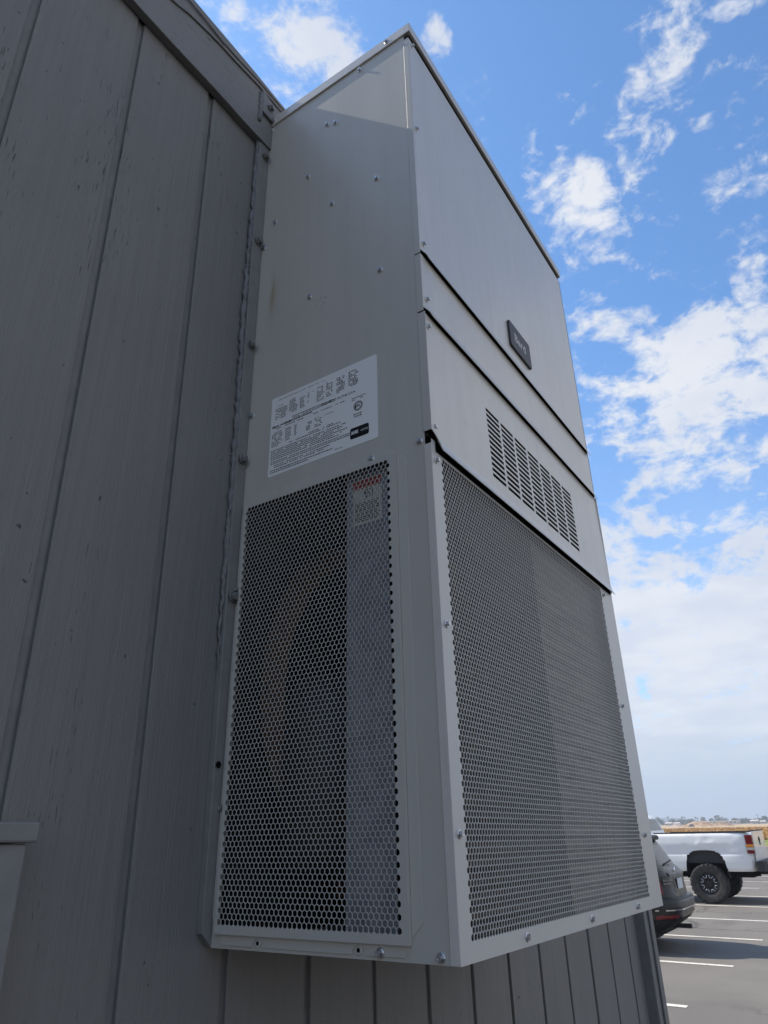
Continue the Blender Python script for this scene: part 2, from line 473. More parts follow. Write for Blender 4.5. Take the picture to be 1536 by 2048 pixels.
strip('roof_flashing', L1, [(x, z+.004) for x, z in L2], -.0125, -.0085, M['wall_s'])
strip('drip_edge', [(x, z+.0035) for x, z in L2], [(x, z) for x, z in L3], -.0165, .02, M['wall_s'])
MB().tube([(-.4, -.0175, BZ+1.953), (-.3, -.0175, BZ+1.953), (-.24, -.0165, BZ+1.951), (-.19, -.016, BZ+1.9475)], .0016, 6).build('sealant_joint', M['caulk'], bld)
# roof nail tip poking up over the edge
MB().tube([(-.035, -.012, BZ+1.967), (-.035, -.012, BZ+1.975)], .0016, 6).build('nail', M['wall_s'], bld)

# wall box at the lower left: plain cover with an overhanging cap
M['boxp'] = mat('box_paint', (.23, .225, .215), .55, build=speckle((.195, .188, .18), (.225, .218, .208), 25, .35, .7, .0004))
ub = thing('wall_box', 'plain grey wall box with overhanging cap, low on the siding left of the grille', 'wall box', (-.62, WY, -.9))
MB().box(-.26, .272, -.048, -.001, 0, 1.046).build('cover', M['boxp'], ub, bevel=.003)
MB().box(-.275, .281, -.055, -.001, 1.047, 1.070).build('cap', M['boxp'], ub, bevel=.003)

# ------------------------------------------------------------------ wall-mounted air conditioner
D = 0.4297; UW = 0.961
ac = thing('air_conditioner', 'tall beige wall mounted air conditioner with perforated grilles on grey siding', 'air conditioner', (0, 0, 0))
def fS(u, v, d): return (-d, -u, v)        # side face: u measured out from the wall, d proud of the face
def fF(u, v, d): return (u, -D-d, v)       # front face


def clip(poly, lo, hi, ax):
    for sgn, lim in ((1, lo), (-1, -hi)):
        out = []
        for i in range(len(poly)):
            a, b = poly[i], poly[(i+1) % len(poly)]
            da, db = sgn*a[ax]-lim, sgn*b[ax]-lim
            if da >= 0: out.append(a)
            if (da > 0 > db) or (da < 0 < db):
                t = da/(da-db); out.append((a[0]+(b[0]-a[0])*t, a[1]+(b[1]-a[1])*t))
        poly = out
        if len(poly) < 3: return []
    return poly


def hex_plate(u0, u1, v0, v1, hu, hv, p, nc, nr, wire, fn, d, th, b=None):
    """perforated sheet: hexagonal holes in offset rows inside a plain margin"""
    b = b or MB(); ro = p/math.sqrt(3); ri = (p-wire)/math.sqrt(3); rp = p*math.sqrt(3)/2
    ang = [R(30+60*i) for i in range(6)]
    r0 = int((v0-hv)/rp)-2; r1 = int((v1-hv)/rp)+2
    for r in range(r0, r1+1):
        sh = p/2 if r % 2 else 0
        v = hv + r*rp
        for c in range(int((u0-hu)/p)-2, int((u1-hu)/p)+3):
            u = hu + c*p + sh
            outer = [(u+ro*math.cos(a), v+ro*math.sin(a)) for a in ang]
            if 0 <= r < nr and 0 <= c < nc - (1 if r % 2 else 0):
                inner = [(u+ri*math.cos(a), v+ri*math.sin(a)) for a in ang]
                k0 = len(b.v)
                b.v += [fn(x, y, d) for x, y in outer] + [fn(x, y, d) for x, y in inner] + [fn(x, y, d-th) for x, y in inner]
                for i in range(6):
                    j = (i+1) % 6
                    b.f.append((k0+i, k0+j, k0+6+j, k0+6+i)); b.f.append((k0+6+i, k0+6+j, k0+12+j, k0+12+i))
            else:
                q = clip(clip(outer, u0, u1, 0), u0 - 9, u1 + 9, 0)
                q = clip(q, v0, v1, 1) if q else []
                if len(q) >= 3:
                    k0 = len(b.v); b.v += [fn(x, y, d) for x, y in q]; b.f.append(tuple(range(k0, k0+len(q))))
    return b


# --- casing
sp = MB()
def ring(b, u0, u1, v0, v1, hu0, hu1, hv0, hv1, fn, d0, d1):
    for (a, c, e, f) in ((u0, u1, v0, hv0), (u0, u1, hv1, v1), (u0, hu0, hv0, hv1), (hu1, u1, hv0, hv1)):
        b.prism([(a, e), (c, e), (c, f), (a, f)], fn, d0, d1)
ring(sp, 0.0005, .4185, 0, 1.866, .0150, .3600, .0225, .7395, fS, -.0015, 0)
sp.build('side_panel', M['paint_shaded'], ac)
rp_ = MB().box(UW-.0015, UW, -.4185, -.0005, 0, 1.866); rp_.build('side_panel', M['paint'], ac)
MB().box(.0016, UW-.0016, -.427, -.0005, 0.0005, .003).build('base_pan', M['paint'], ac)
MB().box(.0016, UW-.0016, -.004, -.0006, .0035, 1.86).build('back_panel', M['inside'], ac)
# roof cap with a turned-down lip
rc = MB().box(-.0045, UW+.0045, -D-.0075, .0035, 1.8625, 1.8935)
rc.build('roof_cap', M['paint'], ac, bevel=.0018)
MB().box(.004, UW-.004, -D-.0005, -.42, 1.835, 1.862).build('roof_dark_strip', M['black'], ac)  # black strip in the recess below the cap lip
# interior
MB().box(.003, UW-.003, -D+.012, -.005, .752, .757).build('shelf', M['inside'], ac)
MB().box(.35, .355, -.36, -.005, .0045, .751).build('partition', M['inside'], ac)
MB().tube([(.17, -.12, .06), (.17, -.12, .42), (.2, -.14, .47), (.28, -.14, .5)], .011, 10).build('copper_pipe', mat('copper', (.07, .035, .02), .7, .3), ac)
MB().lathe([(0, .10), (.07, .10), (.085, .13), (.085, .36), (.06, .41), (0, .42)], lambda a, b, d: (.14+a, -.12+b, d), 20).build('compressor', mat('compressor_black', (.022, .018, .015), .6), ac, smooth=True)
fr_ = MB(); fr_.lathe([(.235, 0), (.245, .02), (.225, .06)], lambda a, b, d: (.07+d, -.15+a*.60, .40+b), 36); fr_.build('fan_shroud', mat('rusty_shroud', (.17, .10, .06), .8), ac, smooth=True)

# --- side grille: shallow tray with flanges, held by screws
G1 = hex_plate(.0135, .3615, .0205, .7415, .0215, .0352, .00881, 38, 92, .00095, fS, .0075, .0012)
M['mesh_s'] = mat('side_grille_paint', (.495, .475, .422), .42)  # grille paint darkened to match the shaded side panel
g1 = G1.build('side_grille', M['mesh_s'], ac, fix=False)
tw = MB()
for (a, c, e, f) in ((.0135, .3615, .0193, .0205), (.0135, .3615, .7415, .7425), (.0123, .0135, .0193, .7425), (.3615, .3627, .0193, .7425)):
    tw.prism([(a, e), (c, e), (c, f), (a, f)], fS, .0012, .0076)
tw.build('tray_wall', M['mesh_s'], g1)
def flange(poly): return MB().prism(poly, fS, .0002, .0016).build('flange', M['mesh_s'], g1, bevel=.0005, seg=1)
flange([(.3629, .0265), (.3805, .044), (.3805, .727), (.3715, .7375), (.3629, .7375)])
flange([(.0121, .0265), (.0005, .040), (.0005, .722), (.0121, .7375)])
def notched(z0, z1, up):
    s = 1 if up else -1; e = z1
    pts = [(.020, z0), (.020, z1-s*.008), (.026, z1)]
    for yc in (.097, .278):
        for q in range(9):
            a = math.pi*q/8
            pts.append((yc-.0105*math.cos(a), z1-s*(.0105*math.sin(a)*.9+.0) - s*.002*math.sin(a)))
    pts += [(.352, z1), (.357, z1-s*.008), (.357, z0)]
    return pts
flange(notched(.7427, .7565, True)); flange(notched(.0191, .0045, False))
# stamped eyelets in the notches
for yc in (.097, .278):
    ey = MB(); ey.lathe([(.0028, .0012), (.0032, .0016), (.0055, .0017), (.0062, .0006)], lambda a, b, d, yc=yc: fS(yc+a, .010+b, d), 16)
    ey.build('eyelet', M['paint_shaded'], ac, smooth=True)
    MB().lathe([(0, .0013), (.0028, .0013)], lambda a, b, d, yc=yc: fS(yc+a, .010+b, d), 12).build('eyelet_hole', M['black'], ac)
# plate and warning sticker seen through the side grille
MB().box(.012, .0135, -.334, -.2475, .006, .75).build('inner_plate', M['plate_in'], ac)
stk = MB().box(.0112, .0118, -.322, -.262, .636, .722).build('warning_sticker', M['sticker'], ac)
MB().box(.0108, .0111, -.322, -.262, .7045, .722).build('red_band', M['red'], stk)
wb = MB()
for row in range(11):
    zz = .676 - row*.0034; yy = -.266
    while yy > -.318:
        w_ = rng.uniform(.003, .008)
        if yy - w_ < -.3185: break
        wb.box(.0108, .01115, yy-w_, yy, zz, zz+.0014); yy -= w_+.0013
for (a, c, e, f) in ((-.288, -.2865, .682, .701), (-.304, -.3025, .682, .701), (-.304, -.2865, .7, .7012)): wb.box(.0108, .01115, a, c, e, f)
wb.lathe([(.002, 0), (.0034, 0)], lambda a, b, d: (.0109, -.2915+a, .695+b), 12)
wb.add([(.0109, -.294, .690), (.0109, -.301, .697), (.0109, -.297, .684)], [(0, 1, 2)])
wb.add([(.0109, -.2895, .688), (.0109, -.293, .689), (.0109, -.291, .6835)], [(0, 1, 2)])
wb.build('print', M['ink'], stk, fix=False)

# --- front grille with frame
G2 = hex_plate(-.0012, UW+.0010, .0005, .7495, .0345, .0272, .00881, 95, 92, .00095, fF, .0020, .0012)
g2 = G2.build('front_grille', M['mesh'], ac, fix=False)
MB().prism([(-.0012, 0), (UW+.001, 0), (UW+.001, .0005), (-.0012, .0005)], fF, -.012, .0021).build('grille_hem', M['paint'], g2)
MB().prism([(.4175, .0005), (D+.0020, .0005), (D+.0020, .742), (.4175, .742)], fS, .0002, .0014).build('corner_return', M['paint'], g2, bevel=.0006, seg=1)
MB().box(UW-.0008, UW+.0012, -D-.0018, -.4175, .0005, .742).build('corner_return', M['paint'], g2)
# --- coil behind it: rows of tubes, fins as fine relief
def coil(name, x0, x1, m):
    b = MB(); n = 34; z0, z1 = .012, .735; st = (z1-z0)/n
    prof = []
    for i in range(n):
        z = z0 + i*st
        prof += [(0., z), (.0028, z+st*.22), (.0036, z+st*.42), (.0028, z+st*.62), (0., z+st*.82)]
    prof.append((0., z1))
    nx = 24
    for i in range(nx+1):
        x = x0+(x1-x0)*i/nx
        for d, z in prof: b.v.append((x, -.4035-d-rng.uniform(0, .0006), z + rng.uniform(-.0006, .0006)))
    n_ = len(prof)
    for i in range(nx):
        for j in range(n_-1): b.f.append((i*n_+j, (i+1)*n_+j, (i+1)*n_+j+1, i*n_+j+1))
    o = b.build(name, m, ac, fix=False, smooth=True)
    return o
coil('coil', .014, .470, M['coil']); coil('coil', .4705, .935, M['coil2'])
MB().box(.0165, .933, -.4025, -.36, .012, .735).build('coil_core', M['inside'], ac)

# --- front panels, each with a lip that turns out at the foot
def smooth01(t): t = max(0., min(1., t)); return t*t*(3-2*t)
def front_panel(ztop, zb, drop, holes=None, off=.0015):
    b = MB(); xa, xb_ = -.0014, UW+.0012
    xs_ = sorted(set([xa + .0035*i for i in range(8)] + [xb_ - .0035*i for i in range(8)] + [xa+.04+(xb_-xa-.08)*i/18 for i in range(19)] + ([q for c in holes[0] for q in c] if holes else [])))
    zs = [ztop, zb+.05, zb+.026, zb+.016, zb+.008, zb]
    outs = [0, 0, 0, .0016, .0046, .0084]
    if holes:
        hz = sorted([q for c in holes[1] for q in c], reverse=True)
        zs = [ztop] + hz + [zb+.026, zb+.016, zb+.008, zb]; outs = [0]*(1+len(hz)) + [0, .0016, .0046, .0084]
    nz = len(zs)
    for x in xs_:
        e = min(x-xa, xb_-x)
        lift = drop*(1-smooth01(e/.022)); fl = smooth01(e/.016) if x < .4 else 1.
        for z, o_ in zip(zs, outs):
            zz = z + (lift if x < .4 else 0)*max(0., 1-(z-zb)/.045)
            b.v.append(fF(x, zz, .0015 + (off-.0015)*smooth01((ztop-.01-z)/(ztop-zb-.05)) + o_*fl))
    for i in range(len(xs_)-1):
        for j in range(nz-1):
            if holes:
                mx, mz = (xs_[i]+xs_[i+1])/2, (zs[j]+zs[j+1])/2
                if any(a < mx < c for a, c in holes[0]) and any(a < mz < c for a, c in holes[1]): continue
            b.f.append((i*nz+j, i*nz+j+1, (i+1)*nz+j+1, (i+1)*nz+j))
    o = b.build('front_panel', M['paint'], ac, fix=False)
    md = o.modifiers.new('sheet', 'SOLIDIFY'); md.thickness = .0012; md.offset = -1
    # return round the corner of the casing
    MB().prism([(.4175, zb+.03*(drop > .03)+.004), (D+off, zb+.03*(drop > .03)+.004), (D+off, ztop), (.4175, ztop)], fS, .0002, .0016).build('corner_return', M['paint_shaded'], o, bevel=.0006, seg=1)
    MB().box(UW-.0028, UW+.0014, -D-off, -.4175, zb+.004, ztop).build('corner_return', M['paint'], o)
    return o
p1 = front_panel(1.845, 1.165, .012)
p2 = front_panel(1.1665, 1.0215, .012)
SL = ([(.238+.0712*i, .238+.0712*i+.0625) for i in range(7)], [(.942-.0127*j-.0078, .942-.0127*j) for j in range(13)])
p3 = front_panel(1.0225, .733, .034, SL, .0045)
MB().box(.008, UW-.006, -D-.0008, -.424, 1.1625, 1.20).build('lip_dark_strip', M['black'], ac)  # black strips: dark foam and gap shadow below the lips in one colour
MB().box(.008, UW-.006, -D-.0008, -.424, 1.0185, 1.06).build('lip_dark_strip', M['black'], ac)
MB().box(.012, UW-.012, -D-.0030, -D-.0022, .7300, .7485).build('lip_dark_strip', M['black'], ac)  # black strip painted as the shade below the third lip
MB().box(.2, .78, -D+.0009, -D+.0012, .77, .96).build('louver_backing', M['black'], ac)
MB().box(.003, UW-.003, -.4232, -.4185, .7585, 1.86).build('front_bulkhead', M['inside'], ac)

# name badge
bd = MB()
bx0, bx1, bz0, bz1 = .421, .548, 1.222, 1.301
def rrect(x0, x1, z0, z1, r, n=5):
    pts = []
    for cx, cz, a0 in ((x1-r, z1-r, 0), (x0+r, z1-r, 90), (x0+r, z0+r, 180), (x1-r, z0+r, 270)):
        pts += [(cx+r*math.cos(R(a0+90*i/n)), cz+r*math.sin(R(a0+90*i/n))) for i in range(n+1)]
    return pts
badge = MB().prism(rrect(bx0, bx1, bz0, bz1, .007), fF, .0015, .0075).build('name_badge', M['badge'], ac, bevel=.0015)

# ------------------------------------------------------------------ lettering
def text_mesh(b, s, size, place, bold=0., res=1, wide=1.0):
    """adds flat lettering to b; place(x, y) -> xyz"""
    cu = bpy.data.curves.new('t', 'FONT'); cu.body = s; cu.size = size; cu.resolution_u = res; cu.fill_mode = 'FRONT'
    cu.offset = bold; cu.dimensions = '2D'
    o = bpy.data.objects.new('t', cu); C.objects.link(o)
    dg = bpy.context.evaluated_depsgraph_get()
    me = bpy.data.meshes.new_from_object(o.evaluated_get(dg))
    b.add([place(v.co.x*wide, v.co.y) for v in me.vertices], [tuple(p.vertices) for p in me.polygons])
    bpy.data.objects.remove(o); bpy.data.curves.remove(cu); bpy.data.meshes.remove(me)
    return b
tb = MB(); text_mesh(tb, 'Bard', .036, lambda x, y: fF(bx0+.024+x, bz0+.027+y, .0079), .0006, 3, 1.02)
tb.build('lettering', M['silver'], badge, fix=False)

# data label on the side panel
LY0, LY1, LZ0, LZ1 = .0635, .325, .790, .9735
lab = MB().prism(rrect(LY0, LY1, LZ0, LZ1, .004, 3), fS, .0001, .0005).build('data_label', M['label'], ac)
LW, LH = LY1-LY0, LZ1-LZ0
pr = MB()
def at(u, v): return lambda x, y: fS(LY0+u*LW+x, LZ0+v*LH+y, .0008)
def T(s, u, v, size, bold=0., wide=1.): text_mesh(pr, s, size, at(u, v), bold, 1, wide)
def words(u0, u1, v, h, dens=.85):
    x = u0*LW
    while x < u1*LW:
        w_ = rng.uniform(.002, .006)
        if x + w_ > u1*LW: break
        if rng.random() < dens:
            pr.add([at(0, v)(x, 0), at(0, v)(x+w_, 0), at(0, v)(x+w_, h), at(0, v)(x, h)], [(0, 1, 2, 3)])
        x += w_ + .0012
T('BARD MANUFACTURING CO. INC.   BRYAN, OHIO  U.S.A.', .07, .945, .0042, 0, 1.12)
T('MODEL', .07, .865, .0042); T('VOLTS', .2, .885, .004); T('HZ', .36, .87, .004); T('PH', .41, .87, .004)
for i in range(7): words(.045, .165, .83-.021*i, .0017)
for i in range(8): words(.185, .27, .87-.021*i, .0017)
for i in range(7): words(.29, .345, .85-.021*i, .0017, 1)
for i in range(6): words(.365, .385, .84-.021*i, .0017, 1)
for i in range(9): words(.455, .53, .885-.021*i, .0017, .8)
for i in range(9): words(.545, .61, .895-.021*i, .0017, .8)
for i in range(10): words(.64, .72, .895-.02*i, .0019, .8)
for i in range(10): words(.75, .84, .91-.02*i, .0019, .8)
T('ASSEMBLED IN THE U.S.A.', .5, .635, .0066, .0001, 1.1)
T('SERIAL NUMBER', .015, .60, .0066, .00022, 1.05); words(.2, .42, .605, .003)
words(.2, .62, .655, .0017); words(.22, .6, .632, .0017); words(.06, .33, .575, .0016); words(.4, .72, .575, .0016)
for i in range(9): words(.02, .13, .53-.021*i, .0016)
for i in range(8): words(.155, .215, .53-.021*i, .0016, 1)
for i in range(7): words(.245, .27, .53-.021*i, .0016, 1)
for i in range(5): words(.36, .42, .49-.021*i, .002, .7)
for i in range(6): words(.44, .52, .51-.021*i, .0017, .7)
T('(OPTIONAL)', .53, .50, .004)
words(.36, .62, .36, .0017); words(.2, .55, .338, .0017); words(.55, .68, .34, .0017)
for i in range(6): words(.02, .74 - .03*(i % 3), .305-.022*i, .0017, .95)
for i in range(2): words(.02, .78, .165-.022*i, .0017, .95)
words(.06, .6, .115, .0017); words(.06, .55, .093, .0017); words(.02, .62, .06, .0019, 1); words(.02, .4, .037, .0019, 1)
T('7061-400', .63, .030, .0048)
words(.78, .92, .56, .0016); words(.78, .90, .538, .0016)
# certification mark: ring with ETL inside, maker's line under it
cx, cz = LY0+.835*LW, LZ0+.455*LH
pr.lathe([(.0088, 0), (.0102, 0)], lambda a, b, d: fS(cx+a, cz+b, .0008), 28)
pr.lathe([(.0068, 0), (.0078, 0)], lambda a, b, d: fS(cx+a, cz+b, .0008), 28)
text_mesh(pr, 'ETL', .0078, lambda x, y: fS(cx-.0072+x, cz-.0026+y, .0009), .0003, 1, 1.0)
T('Intertek', .795, .355, .0056, .0001); words(.80, .89, .33, .002)
pr.build('print', M['ink'], lab, fix=False)
ah = MB().prism(rrect(LY0+.765*LW, LY0+.925*LW, LZ0+.085*LH, LZ0+.21*LH, .004, 4), fS, .0005, .0009).build('certification_logo', M['ink'], lab)
aw = MB(); text_mesh(aw, 'AHRI', .0098, lambda x, y: fS(LY0+.775*LW+x, LZ0+.135*LH+y, .0012), .0004, 1, .72)
text_mesh(aw, 'CERTIFIED', .0052, lambda x, y: fS(LY0+.855*LW+x, LZ0+.14*LH+y, .0012), .0, 1, .75)
aw.build('logo_lettering', M['label'], lab, fix=False)

# ------------------------------------------------------------------ screws
def screw_mesh(s=1.0):
    b = MB()
    b.lathe([(0, 0), (.0062*s, 0), (.0062*s, .0009*s), (.0052*s, .0016*s), (.0040*s, .0018*s)], lambda a, c, d: (a, c, d), 14)
    hx = [(.0041*s*math.cos(R(60*i+10)), .0041*s*math.sin(R(60*i+10))) for i in range(6)]
    b.prism(hx, lambda u, v, d: (u, v, d), .0017*s, .0062*s)
    b.lathe([(0, .0056*s), (.0026*s, .0064*s), (.0030*s, .0063*s)], lambda a, c, d: (a, c, d), 10)
    me = b.mesh('screw'); me.materials.append(M['screw'])
    bm = bmesh.new(); bm.from_mesh(me); bmesh.ops.recalc_face_normals(bm, faces=bm.faces); bm.to_mesh(me); bm.free()
    return me
SM = screw_mesh()
def screw(loc, nrm, par=ac, me=SM):
    o = link('screw', me, None, par)
    o.location = loc
    o.rotation_euler = (Vector(nrm).to_track_quat('Z', 'Y') @ Euler((0, 0, rng.uniform(0, 1))).to_quaternion()).to_euler()
    return o
for y, z in [(.016,1.880),(.006,1.853),(.374,1.877),(.292,1.848),(.194,1.727),(.219,1.713),(.139,1.582),(.335,1.44),(.213,1.443),(.04,1.495),(.338,1.176),(.156,1.201),(.009,1.429),(.009,.955),(.4095,.752)]:
    screw((-.0046 if z > 1.87 else 0, -y, z), (-1, 0, 0))
for y, z in [(.312,.749),(.006,.571),(.006,.196),(.314,.009)]: screw((-.0022, -y, z), (-1, 0, 0))
screw((0, -.404, .008), (-1, 0, 0))
for x, z in [(.014,1.832),(.0125,1.539),(.0125,1.201),(.014,1.061),(.0125,.995),(.0125,.779)]: screw((x, -D-.0015, z), (0, -1, 0))
for x, z in [(.0125,.713),(.0135,.433),(.0145,.147),(.202,.012),(.484,.012),(.764,.012),(.903,.145),(.892,.431),(.882,.712)]: screw((x, -D-.002, z), (0, -1, 0))
for z in (1.838, 1.5, 1.19, 1.06, .79, .716, .432, .144): screw((UW+.0014, -.424, z), (1, 0, 0))

M['flange'] = mat('flange_paint', (.215, .208, .195), .55, build=speckle((.205, .197, .184), (.23, .222, .208), 30, .35, .7, .0004))
# --- mounting flange against the wall, painted over with the siding
fl = MB().prism([(-.021, .020), (-.0005, .0005), (-.0005, 1.86), (-.036, 1.86)], lambda u, v, d: (u, d, v), -.002, .0115).build('wall_flange', M['flange'], ac, bevel=.0008, seg=1)
MB().prism([(UW+.0005, .0005), (UW+.036, .022), (UW+.036, 1.86), (UW+.0005, 1.86)], lambda u, v, d: (u, d, v), -.002, .0115).build('wall_flange', M['flange'], ac)
MB().prism([(-.047, 1.868), (-.006, 1.868), (-.006, 1.93), (-.052, 1.948)], lambda u, v, d: (u, d, v), -.016, -.0085).build('top_flange', M['wall_s'], ac, bevel=.0015)
BM_ = MB()
BM_.lathe([(0, 0), (.011, 0), (.011, .002), (.009, .003)], lambda a, c, d: (a, c, d), 16)
BM_.prism([(.0082*math.cos(R(60*i)), .0082*math.sin(R(60*i))) for i in range(6)], lambda u, v, d: (u, v, d), .0025, .0105)
bme = BM_.mesh('bolt'); bme.materials.append(M['wall_s'])
bm = bmesh.new(); bm.from_mesh(bme); bmesh.ops.recalc_face_normals(bm, faces=bm.faces); bm.to_mesh(bme); bm.free()
for x, z, y in [(-.022, 1.905, -.016), (-.016, 1.735, -.004), (-.017, 1.44, -.004), (-.017, 1.135, -.004), (-.016, .845, -.004), (-.013, .555, -.004)]:
    o = link('bolt', bme, None, ac, .0006, 1); o.location = (x, y, z); o.rotation_euler = (R(90), 0, rng.uniform(0, 1))
MB().lathe([(0, 0), (.0055, 0), (.0055, .0006)], lambda a, c, d: (-.016+a, -.0042-d, .262+c), 14).build('bolt_hole', M['black'], ac)
# lumpy painted sealant where flange meets siding
cb = MB(); pts = []; rad = []; z = .42
while z < 1.86:
    pts.append((-.0205 - .0145*min(1., z/1.4) + .0018*math.sin(z*9) + rng.uniform(-.0026, .0026), .0062+rng.uniform(-.001, .001), z)); rad.append((rng.uniform(.0050, .0078) if rng.random() > .14 else .003)*(.25+.75*min(1., (z-.42)/.22))); z += rng.uniform(.006, .014)
cb.tube(pts, rad, 9); cb.build('sealant_bead', M['caulk'], ac, smooth=True)
cb = MB(); pts = [(-.05+rng.uniform(-.002, .002), -.009, 1.83+.012*i) for i in range(10)]
cb.tube(pts, [rng.uniform(.0045, .007) for _ in pts], 8); cb.build('sealant_bead', M['caulk'], ac, smooth=True)

tag(sheet('added_dark_ground', -16, 4.2, -10, .01, .012, mat('dark_ground', (.035, .028, .022), .95, build=speckle((.018, .014, .011), (.055, .042, .032), 30, bumpd=.02))), kind='structure')  # unseen dark sheet, added to cut ground bounce on the lower wall

# ------------------------------------------------------------------ vehicles
def car_paint(name, col, metal, rough, coat=.6):
    def f(N, bs, nt):
        p = pos(N)
        a = N.noise(p, 2.2, 3, .5); b = N.noise(N.mul(p, (1, 1, .5)), 14, 4, .6)
        c = N.mix(N.ramp(b, .45, .8, 0., .22), col, tuple(q*.8+.02 for q in col))
        N.put(bs.inputs['Base Color'], c)
        N.put(bs.inputs['Roughness'], N.ramp(b, .3, .7, rough, rough+.12))
        bump(N, bs, a, .10, .05)
    return mat(name, col, rough, metal, coat=coat, build=f)
M['white'] = car_paint('white_car_paint', (.83, .83, .82), 0., .25)
M['grey'] = car_paint('bronze_grey_car_paint', (.010, .0095, .009), 0., .3, .15)
M['plastic'] = mat('black_plastic', (.022, .022, .023), .6)
M['under'] = mat('wheel_well_black', (.008, .008, .008), .9)
def rubber(N, bs, nt):
    p = pos(N)
    N.put(bs.inputs['Base Color'], N.mix(N.ramp(N.noise(p, 9, 4, .6), .35, .7), (.022, .021, .02), (.055, .05, .045)))
M['tyre'] = mat('tyre_rubber', (.03, .03, .03), .85, build=rubber)
M['rim'] = mat('black_rim', (.012, .012, .013), .35)
M['chrome'] = mat('chrome', (.75, .75, .77), .15, 1.)
M['glass'] = mat('tinted_glass', (.02, .022, .025), .06, spec=.8)
M['rglass'] = mat('dusty_glass', (.06, .06, .06), .25, spec=.5)
M['lens'] = mat('red_lens', (.16, .010, .012), .2, coat=.5)
M['amber'] = mat('amber_lens', (.65, .22, .02), .25, coat=.5)
M['clear'] = mat('clear_lens', (.45, .42, .40), .25, coat=.5)
M['plate'] = mat('number_plate', (.62, .64, .66), .5)


class Body:
    """car body lofted through rounded plan outlines at rising heights"""
    def __init__(s, levels, p=5.0): s.L = levels; s.p = p
    def lev(s, z):
        L = s.L
        if z <= L[0][0]: return L[0]
        for a, b in zip(L, L[1:]):
            if z <= b[0]:
                t = (z-a[0])/max(1e-9, b[0]-a[0]); return tuple(a[i]+(b[i]-a[i])*t for i in range(4))
        return L[-1]
    def rear(s, x, z, off=0.):
        _, yr, yf, w = s.lev(z); l = (yf-yr)/2; yc = (yf+yr)/2
        return (x, yc - l*max(0., 1-abs(x/w)**s.p)**(1/s.p) - off, z)
    def side(s, y, z, sg=-1, off=0.):
        _, yr, yf, w = s.lev(z); l = (yf-yr)/2; yc = (yf+yr)/2
        return (sg*(w*max(0., 1-abs((y-yc)/l)**s.p)**(1/s.p) + off), y, z)
    def loft(s, N=220, arches=(), cap=True, dz=.03, dent=None):
        zs = []
        for a, b in zip(s.L, s.L[1:]):
            n = max(1, int((b[0]-a[0])/dz)); zs += [a[0]+(b[0]-a[0])*i/n for i in range(n)]
        zs.append(s.L[-1][0])
        # even sampling round the outline of a middle level
        _, yr, yf, w = s.L[len(s.L)//2]; l = (yf-yr)/2
        dense = [2*math.pi*i/4000 for i in range(4000)]
        def pt(t, w_, l_): 
            c, q = math.cos(t), math.sin(t)
            return (math.copysign(abs(c)**(2/s.p), c)*w_, math.copysign(abs(q)**(2/s.p), q)*l_)
        acc = [0.]; prev = pt(0, w, l)
        for t in dense[1:]:
            c = pt(t, w, l); acc.append(acc[-1]+math.dist(c, prev)); prev = c
        tot = acc[-1]; ts = []; j = 0
        for i in range(N):
            while j < 3999 and acc[j] < tot*i/N: j += 1
            ts.append(dense[j])
        b = MB(); keep = []
        for z in zs:
            _, yr, yf, w = s.lev(z); l = (yf-yr)/2; yc = (yf+yr)/2
            for t in ts:
                x, y = pt(t, w, l); y += yc
                if dent: x += dent(x, y, z)
                b.v.append((x, y, z))
        def inside(v, f=1.):
            for (ya, za, ry, rz, q) in arches:
                if abs(v[0]) > .55*max(L[3] for L in s.L):
                    u = abs(v[1]-ya)/ry; h = max(0., v[2]-za)/rz
                    if u**q + h**q < f: return (ya, za, ry, rz, q, (u**q+h**q)**(1/q))
            return None
        for i in range(len(zs)-1):
            for j in range(N):
                f = (i*N+j, i*N+(j+1) % N, (i+1)*N+(j+1) % N, (i+1)*N+j)
                c = [sum(b.v[k][q] for k in f)/4 for q in range(3)]
                if not inside(c): b.f.append(f)
        used = {k for f in b.f for k in f}
        for k in used:
            h = inside(b.v[k])
            if h and h[5] > .2:
                ya, za, ry, rz, q, r = h; x, y, z = b.v[k]
                b.v[k] = (x, ya+(y-ya)/r, za+max(0., z-za)/r if z > za else z)
        if cap: b.f.append(tuple((len(zs)-1)*N+j for j in range(N)))
        return b
    def rear_patch(s, x0, x1, z0, z1, off, n=10, m=4):
        b = MB()
        for i in range(n+1):
            for j in range(m+1):
                b.v.append(s.rear(x0+(x1-x0)*i/n, z0+(z1-z0)*j/m, off))
        k = len(b.v); b.v += [(x, y+off+.012, z) for x, y, z in b.v]
        for i in range(n):
            for j in range(m):
                a = i*(m+1)+j; b.f.append((a, a+m+1, a+m+2, a+1))
        ed = [i*(m+1) for i in range(n+1)] + [n*(m+1)+j for j in range(1, m+1)] + [i*(m+1)+m for i in range(n-1, -1, -1)] + [j for j in range(m-1, 0, -1)]
        for a, c in zip(ed, ed[1:]+ed[:1]): b.f.append((a, c, c+k, a+k))
        return b
    def side_patch(s, poly_rows, sg, off, n=8):
        """poly_rows: list of (z, y0, y1) from low to high"""
        b = MB(); m = len(poly_rows)
        for z, y0, y1 in poly_rows:
            for i in range(n+1): b.v.append(s.side(y0+(y1-y0)*i/n, z, sg, off))
        for j in range(m-1):
            for i in range(n):
                a = j*(n+1)+i; b.f.append((a, a+1, a+n+2, a+n+1))
        return b


